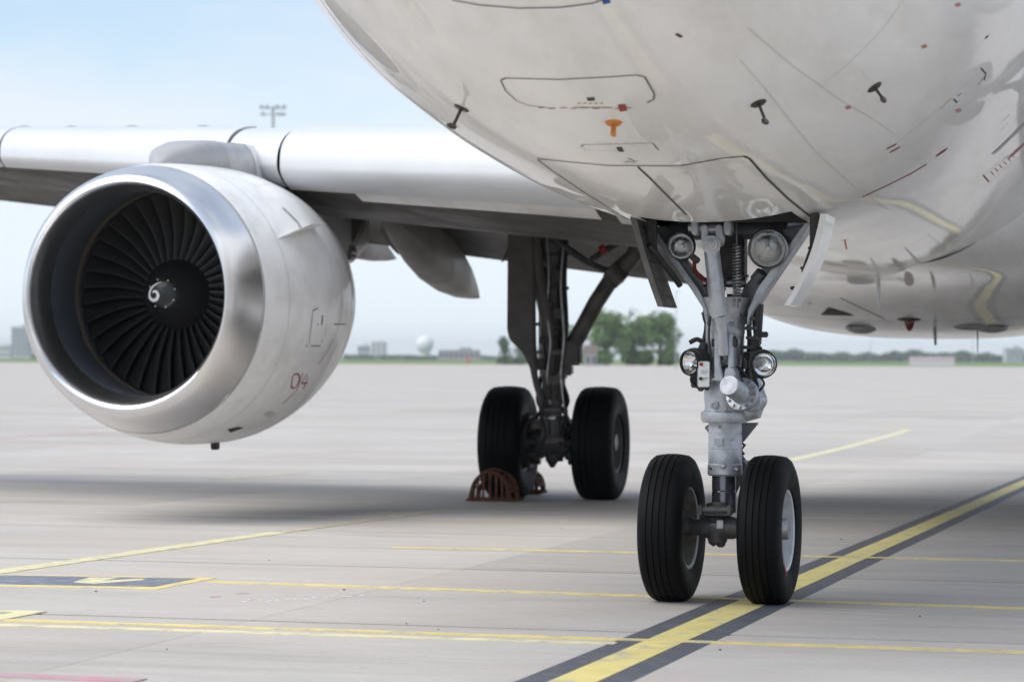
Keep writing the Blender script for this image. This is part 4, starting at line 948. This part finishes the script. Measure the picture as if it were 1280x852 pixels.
# engine cowl details
ES = lambda px, w_, name='cowl_seam', m='seamlight': drape(EBVH, px, w_, name, m, eng)
def cowl_line(y, w_, m):
    rows = []
    for p, q in zip(nac_ring(y-w_/2, 96, .0025), nac_ring(y+w_/2, 96, .0025)): rows.append([p, q])
    MB().grid(rows, closev=True).build('cowl_seam', m, eng, 60)
cowl_line(6.38, .008, 'seam'); cowl_line(6.78, .006, 'seamlight'); cowl_line(8.42, .010, 'seam')
ES([(386, 430), (391, 388), (397, 385)], .008, 'latch_panel_seam', 'seam'); ES([(388, 432), (400, 432)], .008, 'latch_panel_seam', 'seam')
ES([(403, 394), (402, 406)], .022, 'placard', 'seam'); ES([(410, 384), (406, 420)], .006, 'latch_panel_seam')
for (x_, y_) in ((397, 405), (402, 426), (383, 432)): ES([(x_, y_-1), (x_, y_+1.2)], .016, 'latch_fastener', 'seam')
ES([(417, 405), (432, 405)], .008, 'latch_panel_seam', 'seam')
ES([(416, 425), (408, 440), (398, 455)], .03, 'oil_streak', 'seamlight')
# red hand-lettered scrawl on the cowl
ES(arc([(364, 484), (366, 470), (372, 467), (374, 474), (369, 484), (364, 484)]), .014, 'red_lettering', 'red'); ES([(378, 466), (371, 486)], .012, 'red_lettering', 'red')
ES(arc([(384, 467), (377, 478), (384, 478)]), .014, 'red_lettering', 'red'); ES([(385, 470), (379, 486)], .014, 'red_lettering', 'red'); ES(arc([(372, 486), (364, 494), (353, 504)]), .010, 'red_lettering', 'red')
fillpatch(EBVH, [(330, 517), (339, 513), (345, 517), (335, 522)], 'placard', 'seamlight', eng)
fillpatch(EBVH, [(284, 536), (297, 533), (305, 534), (288, 540)], 'vent', 'black', eng)
ES([(353, 260), (358, 264), (372, 278), (377, 287)], .045, 'vent', 'fairing_grey')

# ------------------------------------------------------------------ right main gear
GY = 12.64; GZ0 = gz(GY)
def Q(x, y, dy=0.): return atY(x, y, GY+dy)
f = MB(); top = Q(690, 268, -.1); bot = Q(688, 560)
f.tube([top, Q(690, 330), Q(690, 400), Q(690, 430), Q(689, 470)], [.15, .145, .14, .14, .12], 28)
f.tube([Q(689, 468), Q(688, 560)], [.10, .10], 24)
mg = f.build('main_gear', 'maing', plane, 40)
def msub(mb, name, m, smooth=35, each=False): return sub(mb, name, m, smooth, mg, each)
x = MB(); x.prism([Q(*q, -.35) for q in ((634, 285), (660, 280), (666, 300), (667, 425), (669, 470), (679, 503), (675, 510), (666, 482), (661, 458), (652, 440), (636, 424), (633, 412))], Vector((.02, .06, 0)), .012); msub(x, 'leg_door', 'leg_grey')
x = MB(); x.tube([Q(664, 275, -.25), Q(672, 340, -.25), Q(684, 400, -.18), Q(690, 450, -.15)], [.075, .07, .075, .06], 18); msub(x, 'retraction_strut', 'leg_grey')
x = MB(); x.tube([Q(708, 446, -.05), Q(714, 436, -.05), Q(745, 378, -.05), Q(768, 343, -.05)], [.07, .085, .085, .085], 18); x.tube([Q(768, 345, -.05), Q(790, 322, -.05), Q(812, 290, -.05)], [.11, .085, .09], 18); msub(x, 'side_stay', 'maing')
x = MB(); x.tube([Q(673, 285, -.2), Q(700, 305, -.2), Q(735, 328, -.15), Q(758, 338, -.1)], [.04, .04, .032, .03], 12); x.tube([Q(738, 325, -.12), Q(762, 310, -.1), Q(785, 296, -.1)], [.03, .035, .03], 12); msub(x, 'lock_stay', 'dirty')
x = MB(); x.tube([Q(750, 314, -.13), Q(757, 310, -.12)], .05, 12); msub(x, 'red_lock_collar', 'red')
x = MB(); x.tube([Q(762, 336, -.12), Q(778, 352, -.1)], .1, 14); x.box(Q(714, 442, -.1), (.22, .14, .24), bev=.03); x.box(Q(706, 462, -.1), (.16, .14, .12), bev=.02); msub(x, 'stay_joint', 'maing', each=True)
x = MB()
for yy in (318, 360, 405, 440): x.tube([Q(690, yy-2), Q(690, yy+2)], .175, 24)
msub(x, 'clamp_ring', 'dirty', each=True)
hs = lambda px, r_, dy=-.12: hose([Q(*q, dy) for q in px], r_, 'hose', 'black', mg)
hs([(699, 280), (702, 320), (700, 360), (703, 410), (699, 460), (700, 500), (696, 530)], .028); hs([(708, 300), (706, 350), (708, 400), (706, 440), (704, 480), (708, 520)], .022)
hs([(676, 470), (672, 498), (676, 512), (670, 525), (676, 545)], .02); hs([(704, 480), (710, 500), (706, 515), (712, 540)], .02); hs([(676, 300), (680, 350), (678, 400), (682, 450)], .022, -.2)
hs([(694, 420), (698, 450), (692, 480), (696, 510)], .018, -.2)
x = MB(); x.tube([Q(689, 466, -.0), Q(688, 508, -.0)], .112, 24); msub(x, 'piston', 'chrome')
for (px, py, w_, h_) in ((680, 330, .10, .06), (697, 345, .09, .14), (684, 380, .12, .05), (699, 392, .10, .10), (681, 425, .10, .08), (697, 440, .14, .05), (676, 455, .10, .12), (702, 470, .10, .06), (678, 500, .08, .10), (704, 528, .09, .12), (672, 532, .12, .06)):
    x = MB(); x.box(Q(px, py, -.2), (w_, .1, h_), bev=.012); msub(x, 'valve_block', 'dirty' if py % 2 else 'maing')
hose([Q(*q, -.24) for q in ((683, 290), (686, 340), (684, 390), (688, 430), (684, 470), (688, 505))], .012, 'pipe', 'steel', mg)
hose([Q(*q, -.24) for q in ((704, 310), (701, 360), (705, 420), (701, 470), (706, 510), (715, 530))], .012, 'pipe', 'steel', mg)
hose([Q(*q, -.3) for q in ((672, 520), (660, 528), (654, 545), (662, 560))], .018, 'hose', 'black', mg)
# torque links and brake hardware
x = MB(); x.prism([Q(*q, -.25) for q in ((676, 470), (704, 470), (698, 512), (682, 512))], Vector((0, .08, 0)), .015); x.prism([Q(*q, -.3) for q in ((680, 512), (700, 512), (706, 552), (674, 552))], Vector((0, .08, 0)), .015); x.tube([Q(677, 512, -.3), Q(703, 512, -.3)], .04, 12); msub(x, 'torque_link', 'maing')
for (px, py, w_, h_, m_) in ((684, 530, .05, .22, 'dirty'), (697, 532, .05, .20, 'dirty'), (690, 522, .16, .03, 'steel'), (690, 545, .18, .03, 'dirty'), (686, 490, .04, .16, 'dirty'), (695, 490, .04, .16, 'dirty')):
    x = MB(); x.box(Q(px, py, -.32 if py > 515 else -.27), (w_, .05, h_), bev=.008); msub(x, 'link_rib', m_)
hose([Q(*q, -.34) for q in ((680, 505), (676, 522), (682, 540), (676, 556))], .014, 'hose', 'black', mg); hose([Q(*q, -.34) for q in ((700, 505), (706, 520), (700, 538), (708, 552))], .014, 'hose', 'black', mg)
AX = Q(693, 552); az = GZ0+.584
x = MB(); x.tube([(-4.45, GY, az), (-3.15, GY, az)], .085, 24); x.tube([(-3.98, GY, az), (-3.62, GY, az)], .16, 24); x.tube([(-3.8, GY, az+.1), (-3.8, GY, az-.2)], [.13, .09], 20); x.tube([(-3.8, GY-.1, az-.2), (-3.8, GY-.1, az-.26)], [.06, .02], 12)
msub(x, 'axle', 'axle_grey')
x = MB(); x.tube([(-3.84, GY-.22, az+.02), (-3.70, GY-.22, az+.02)], .055, 16); x.tube([(-4.0, GY-.25, az+.22), (-3.85, GY-.25, az+.22)], .02, 10); x.box((-3.78, GY-.2, az+.22), (.08, .1, .2), bev=.02); msub(x, 'axle_fitting', 'steel', each=True)
for sx in (-1, 1):
    x = MB(); X = -3.8+sx*.30; x.tube([(X-.06, GY, az), (X+.06, GY, az)], .27, 32); 
    for k in range(8):
        a = 2*math.pi*k/8; x.tube([(X-sx*.06, GY+.19*math.cos(a), az+.19*math.sin(a)), (X-sx*.15, GY+.19*math.cos(a), az+.19*math.sin(a))], .045, 12)
    msub(x, 'brake', 'dirty')
    hs([(693-sx*2, 530), (693+sx*14, 520), (693+sx*20, 532), (693+sx*16, 548)], .016, -.2)
mt_me = tyre_mesh(.584, .43, .30, 4, 'main_tyre', .012, .010)
for sx in (-1, 1):
    X = -3.8+sx*.485
    link('tyre', mt_me, mg, (X, GY, GZ0+.572))
    for side in (-1, 1):
        b = MB(); b.lathe([(.305, .150), (.318, .165), (.312, .172), (.285, .165), (.27, .10), (.255, .06), (.17, .04), (.14, .06), (.11, .075), (.10, .12), (.06, .135), (0, .135)], (X, GY, GZ0+.584), (side, 0, 0), 48); b.build('wheel_rim', 'rimdark', mg, 40)
    tb = MB().lathe([(.016, 0), (.016, .03), (0, .031)], (0, 0, 0), (1, 0, 0), 6).build('tie_bolt', 'steel', mg, 0); tb.location = (X+.05, GY, GZ0+.584+.21)
    for k in range(1, 10):
        a = 2*math.pi*k/10; link('tie_bolt', tb.data, mg, (X+.05, GY+.21*math.sin(a), GZ0+.584+.21*math.cos(a)))
# inner gear door flap seen beside the leg
x = MB(); x.prism([Q(*q, -.3) for q in ((626, 328), (642, 292), (640, 318), (634, 322))], Vector((0, .05, 0)), .006); msub(x, 'door_flap', 'maing')

# the left engine and left main gear, mirror copies of the right ones (just outside the picture)
def mirror(src, names):
    c = src.copy(); col.objects.link(c); c.parent = plane; c.scale = (-1, 1, 1)
    for ch in list(src.children):
        if ch.name.split('.')[0] in names:
            q = ch.copy(); col.objects.link(q); q.parent = c
mirror(eng, ('inlet_lip', 'inlet_duct', 'rub_strip', 'fan_case', 'spinner', 'spinner_cap', 'fan_blade', 'core_nozzle', 'exhaust_plug', 'pylon', 'strake'))
mirror(mg, ('leg_door', 'retraction_strut', 'side_stay', 'lock_stay', 'stay_joint', 'torque_link', 'axle', 'brake', 'tyre', 'wheel_rim', 'piston', 'hose'))
# ------------------------------------------------------------------ rusty cage chocks at the outer main wheel
def chock(x0, y0, x1, name, label, wpx, hpx, dy):
    base = atY(x0, y0, GY+dy); base.z = GZ0
    root = empty(name, base); tag(root, label, 'wheel chock', 'rusty wheel chocks')
    W, H, Dp = wpx, hpx, .34
    def pb(mb, nm, m): o = mb.build(nm, m, root, 40); return o
    b = MB(); b.box((0, -Dp/2, .022), (W, .045, .035), bev=.006); b.box((0, Dp/2, .022), (W, .045, .035), bev=.006)
    for sx in (-1, 1): b.box((sx*(W/2-.02), 0, .022), (.04, Dp-.05, .034), bev=.006)
    pb(b, 'base_frame', 'rust')
    def hoop(yy, r0): return [Vector((W*.44*r0*math.cos(t), yy, .03+H*r0*math.sin(t)**.8)) for t in [math.pi*k/16 for k in range(17)]]
    for yy, r0 in ((-Dp/2, .92), (0, 1.0), (Dp/2, .92)):
        b = MB(); b.tube(hoop(yy, r0), .014, 8); pb(b, 'hoop', 'rust')
    for k in range(1, 10):
        t = math.pi*k/10; p = [Vector((W*.44*r0*math.cos(t), yy, .03+H*r0*math.sin(t)**.8)) for yy, r0 in ((-Dp/2, .92), (0, 1), (Dp/2, .92))]
        b = MB(); b.tube([Vector((p[0].x*1.12, p[0].y-.02, .03)), p[0], p[1], p[2]], .013, 8); pb(b, 'bar', 'rust')
    b = MB(); rows = [[Vector((W*.36*r0*math.cos(t), yy, .03+H*.85*r0*math.sin(t)**.8)) for t in [R(14)+R(150)*k/10 for k in range(11)]] for yy, r0 in ((-Dp*.25, .9), (Dp*.4, .95))]
    b.grid(rows); b.grid([[p + Vector((0, .0, -.008)) for p in r_] for r_ in rows]); pb(b, 'curved_plate', 'rustbright')
    for sx in (1,):
        b = MB(); b.tube([Vector((sx*(W/2-.01), -Dp/2, .02)), Vector((sx*(W/2+.04), -Dp/2, .06)), Vector((sx*(W/2+.03), -Dp/2, .10))], .012, 8); pb(b, 'handle', 'rust')
    return root
chock(618, 623, 0, 'wheel_chock', 'rusty half-round cage chock in front of the outer main wheel', .50, .30, -.80)
chock(662, 618, 0, 'wheel_chock', 'low rusty chock mostly hidden behind the outer main wheel', .30, .22, .78)

# ------------------------------------------------------------------ far things beyond the apron
H0 = 1.247 - (gz(200)-.25)
def far_at(x, D): 
    p = atD(x, 447, D); return Vector((p.x, p.y, gz(200)-.25))
M['leaf'] = mat('tree_leaves', (.095, .165, .045), .8, var=.45, vscale=.35)
M['leafdark'] = mat('dark_tree_leaves', (.07, .12, .055), .8, var=.4, vscale=.3)
M['bark'] = mat('tree_bark', (.09, .075, .06), .9, var=.2)
def tree(x, D, hpx, wpx, name, label, seed, m='leaf', n=2600, lobes=9):
    r = random.Random(seed); s = D/FPX; H, W = (hpx-10)*s+H0, wpx*s; o = far_at(x, D); root = empty(name, o); tag(root, label, 'tree', 'trees beyond the apron')
    b = MB(); b.tube([(0, 0, -.3), (.1, 0, H*.3), (0, .1, H*.75)], [H*.032, H*.025, H*.008], 8)
    for k in range(5):
        a = r.uniform(0, 6.28); b.tube([(0, 0, H*(.25+.1*k)), (W*.3*math.cos(a), W*.3*math.sin(a), H*(.42+.1*k))], [H*.012, H*.004], 6)
    b.build('trunk', 'bark', root, 40)
    cs = []
    for k in range(lobes):
        a = r.uniform(0, 6.28); q = r.uniform(.05, .36)*W; zc = H*r.uniform(.30, .80)*(1-.25*q/W); cs.append((Vector((q*math.cos(a), q*math.sin(a), zc)), W*r.uniform(.13, .24), H*r.uniform(.10, .2)))
    
    for k in range(5):
        a = r.uniform(0, 6.28); cs.append((Vector((W*.3*math.cos(a), W*.3*math.sin(a), H*.14)), W*.2, H*.13))
    cs.append((Vector((0, 0, H*.62)), W*.3, H*.3)); cs.append((Vector((0, 0, H*.36)), W*.36, H*.26))
    vs_, fs = [], []
    for k in range(n):
        c, rw, rh = r.choice(cs); d = Vector((r.gauss(0, 1), r.gauss(0, 1), r.gauss(0, 1))).normalized()*(r.random()**.4)
        p = c + Vector((d.x*rw, d.y*rw, d.z*rh)); q = r.uniform(.012, .028)*H
        u = Vector((r.gauss(0, 1), r.gauss(0, 1), r.gauss(0, 1))).normalized(); v = u.orthogonal().normalized()
        if p.z < .2: p.z = .2 + abs(p.z)*.2
        o_ = len(vs_); vs_ += [p-u*q-v*q*.6, p+u*q-v*q*.6, p+u*q+v*q*.6, p-u*q+v*q*.6]; fs.append((o_, o_+1, o_+2, o_+3))
    MB().add(vs_, fs).build('crown', m, root, 0, recalc=False)
tree(757, 640, 80, 66, 'broadleaf_tree', 'rounded green tree right of the main landing gear, tallest of the clump', 1, 'leaf', 4200, 12)
tree(791, 655, 78, 62, 'broadleaf_tree', 'middle green tree of the clump between main gear and nose gear', 2, 'leaf', 4200, 12)
tree(824, 650, 79, 56, 'broadleaf_tree', 'rightmost tall tree of the clump, nearest the nose gear leg', 3, 'leaf', 3800, 10)
tree(716, 700, 56, 46, 'broadleaf_tree', 'lower tree glimpsed between the main gear leg and its side stay', 4, 'leafdark', 2200)
tree(652, 680, 44, 44, 'broadleaf_tree', 'small tree seen just left of the main gear leg door', 5, 'leafdark', 2200)
tree(632, 690, 42, 26, 'broadleaf_tree', 'slim tree at the left end of the tree clump', 6, 'leafdark', 1500)
def woods(x0, x1, D, hpx, n, name, label, seed, m='leafdark'):
    r = random.Random(seed); s = D/FPX; vs_, fs = [], []
    for k in range(n):
        t = r.random(); x = x0+(x1-x0)*t
        hh = hpx*(.55+.45*abs(math.sin(x*.043+seed)*math.sin(x*.017+1.3*seed)) + .12*math.sin(x*.21))*s + H0*.45
        c = far_at(x, D+r.uniform(-20, 20)); p = c + Vector((0, 0, hh*r.random()**.6+.4)); q = r.uniform(.35, .9)*s*3.2
        u = Vector((r.gauss(0, 1), r.gauss(0, 1), r.gauss(0, 1))).normalized(); v = u.orthogonal().normalized(); o_ = len(vs_)
        vs_ += [p-u*q-v*q*.7, p+u*q-v*q*.7, p+u*q+v*q*.7, p-u*q+v*q*.7]; fs.append((o_, o_+1, o_+2, o_+3))
    o = MB().add(vs_, fs).build(name, m, None, 0, recalc=False); tag(o, label, 'trees', kind='stuff')
woods(930, 1330, 2200, 11, 9000, 'far_tree_line', 'hazy row of far trees along the horizon on the right', 3)
woods(430, 640, 2200, 2.5, 3000, 'far_hedge', 'low hazy line of far bushes behind the grass on the left', 5)
woods(-60, 60, 2200, 2.5, 1500, 'far_shrubs', 'low hazy shrubs at the far left edge behind the engine', 8)
def bmat(n_, c): M[n_] = mat(n_, c, .8, var=.06, vscale=.05); return n_
bmat('concrete_block', (.42, .44, .47)); bmat('pale_render', (.62, .62, .62)); bmat('warm_render', (.33, .31, .30)); bmat('brick_red_roof', (.13, .10, .09)); bmat('window_dark', (.07, .08, .10)); bmat('dome_white', (.68, .70, .72)); bmat('pole_grey', (.33, .35, .37)); bmat('orange_vest', (.65, .12, .05)); bmat('sign_white', (.5, .48, .49)); bmat('sign_red', (.42, .27, .27))
def facing(): return math.atan2(-FW.x, FW.y)
def block(x0, x1, ytop, D, name, label, wall, rows=0, cols=0, roof=None, depth=14, group='far buildings', cat='building', win='window_dark'):
    s = D/FPX; o = far_at((x0+x1)/2, D); W = (x1-x0)*s; H = (447-ytop)*s+H0
    root = empty(name, o); root.rotation_euler = (0, 0, facing()); tag(root, label, cat, group)
    b = MB(); b.box((0, depth/2, H/2), (W, depth, H)); b.box((0, depth/2, H+.15), (W+.5, depth+.5, .3)); b.build('wall', wall, root, 0)
    if roof:
        b = MB(); b.prism([Vector((-W/2-.4, -.4, H+.3)), Vector((-W/2-.4, depth+.4, H+.3)), Vector((-W/2-.4, depth/2, H+.3+depth*.28))], Vector((W+.8, 0, 0))); b.build('roof', roof, root, 0)
    else:
        b = MB(); b.box((W*.15, depth/2, H+1.2), (W*.3, depth*.4, 2.0)); b.build('roof_housing', wall, root, 0)
    me = None
    for i in range(rows):
        for j in range(cols):
            loc = (W*(-.5+(j+.5)/cols), -.06, H*(.08+.88*(i+.5)/rows))
            if me is None: me = MB().box((0, 0, 0), (W/cols*.55, .1, H/rows*.5)).build('window', win, root, 0, loc=loc).data
            else: link('window', me, root, loc)
block(14, 37, 411, 2100, 'office_block', 'hazy mid-rise block left of the engine inlet', 'concrete_block', 6, 4)
block(-12, 13, 434, 1900, 'low_building', 'low pale building at the far left edge beside the mid-rise block', 'pale_render', 2, 5)
block(447, 462, 433, 2300, 'low_building', 'small grey building just right of the engine cowl', 'concrete_block', 2, 3)
block(464, 483, 428, 2400, 'office_block', 'stepped pale far building right of the engine cowl', 'pale_render', 4, 3)
block(548, 600, 438, 1900, 'low_building', 'long low warm-grey building right of the white dome', 'warm_render', 1, 8)
block(731, 746, 441, 600, 'small_house', 'small house with a reddish pitched roof in front of the tree clump', 'warm_render', 1, 2, 'brick_red_roof', 6)
block(655, 675, 440, 900, 'low_building', 'grey shed seen beside the main gear leg', 'concrete_block', 1, 3)
block(1258, 1280, 433, 1900, 'office_block', 'grey hazy block at the right edge above the far trees', 'concrete_block', 5, 4)
block(1030, 1060, 441, 2300, 'low_building', 'faint warm building behind the far tree line', 'warm_render', 2, 5)
# white radar dome
s = 2500/FPX; o = far_at(531, 2500); rd = empty('radar_dome', o); tag(rd, 'white spherical radome on the horizon between engine and main gear', 'radome')
b = MB(); b.lathe([(max(11*s*math.cos(a), .001), 19*s+11*s*math.sin(a)) for a in [R(-60)+R(150)*k/16 for k in range(17)]], (0, 0, 0), (0, 0, 1), 28); b.build('dome', 'dome_white', rd, 60)
b = MB(); b.lathe([(7*s, 0), (7*s, 9*s), (8*s, 9.2*s)], (0, 0, 0), (0, 0, 1), 20); b.build('base', 'pale_render', rd, 40)
# floodlight mast
def mast(x, D, ytop, label):
    s = D/FPX; o = far_at(x, D); H = (447-ytop)*s+H0; rt = empty('floodlight_mast', o); rt.rotation_euler = (0, 0, facing()); tag(rt, label, 'light mast', 'masts')
    b = MB(); b.tube([(0, 0, 0), (0, 0, H)], [.34, .17], 12); b.build('pole', 'pole_grey', rt, 40)
    b = MB(); b.box((0, 0, H-.25), (3.0, .14, .14)); b.box((0, 0, H-1.0), (3.0, .14, .14)); b.build('crossbar', 'pole_grey', rt, 0)
    for (dx, dz) in ((-1.45, .15), (-.75, .15), (.55, .2), (1.4, .2), (-1.3, -.75), (.75, -.75), (1.35, -.75)):
        b = MB(); b.box((0, 0, 0), (.45, .35, .42), bev=.06); b.build('floodlight', 'pole_grey', rt, 0, loc=(dx, -.2, H-.25+dz))
mast(340, 320, 134, 'tall floodlight mast rising behind the wing above the engine')
def pole(x, D, ytop, label, r_=.11, nm='lamp_post'):
    s = D/FPX; o = far_at(x, D); H = (447-ytop)*s+H0; rt = empty(nm, o); rt.rotation_euler = (0, 0, facing()); tag(rt, label, 'lamp post')
    b = MB(); b.tube([(0, 0, 0), (0, 0, H)], [r_, r_*.6], 10); b.build('pole', 'pole_grey', rt, 40)
    b = MB(); b.box((.25, -.2, H+.05), (.75, .3, .14), bev=.04); b.build('lamp_head', 'pole_grey', rt, 0)
pole(845, 420, 364, 'slim grey lamp post rising left of the nose gear')
pole(1088, 700, 425, 'thin short pole before the far trees under the belly'); pole(1216, 700, 420, 'thin pole standing right of the white board'); 
# white board with a faint red band
s = 640/FPX; o = far_at(1165, 640); rt = empty('notice_board', o); rt.rotation_euler = (0, 0, facing()); tag(rt, 'long low white board standing in the grass under the belly', 'board')
b = MB(); b.box((0, 0, .35+1.25), (56*s, .2, 2.1)); b.build('panel', 'sign_white', rt, 0)
for k in range(5): b = MB(); b.box((-24*s+12*s*k, .15, .4), (.2, .2, 1.3)); b.build('post', 'pole_grey', rt, 0)
b = MB(); b.box((0, -.12, 1.9), (52*s, .02, .35)); b.build('band', 'sign_red', rt, 0)
# orange windsock on a short pole
s = 560/FPX; o = far_at(583, 560); rt = empty('windsock', o); rt.rotation_euler = (0, 0, facing()); tag(rt, 'small orange windsock beyond the apron left of the main gear', 'windsock')
b = MB(); b.tube([(0, 0, 0), (0, 0, 1.9)], .05, 8); b.build('pole', 'pole_grey', rt, 40)
b = MB(); b.tube([(.05, 0, 1.75), (.4, 0, 1.55), (1.0, 0, 1.1)], [.32, .27, .16], 12); b.build('sock', 'orange_vest', rt, 40)
# ------------------------------------------------------------------ haze
if USE_HAZE:
    hm = bpy.data.materials.new('haze_air'); hm.use_nodes = True; n = hm.node_tree.nodes; n.clear()
    ou = n.new('ShaderNodeOutputMaterial'); pv = n.new('ShaderNodeVolumePrincipled'); pv.inputs['Color'].default_value = (.93, .96, 1.0, 1); pv.inputs['Density'].default_value = HAZE_D; pv.inputs['Anisotropy'].default_value = .2
    hm.node_tree.links.new(pv.outputs[0], ou.inputs['Volume'])
    b = MB(); b.box((-400, 2000, 19), (8200, 8200, 42)); hz_o = b.build('haze', hm, None, 0); tag(hz_o, 'thin pale haze over the airfield', None, kind='stuff')
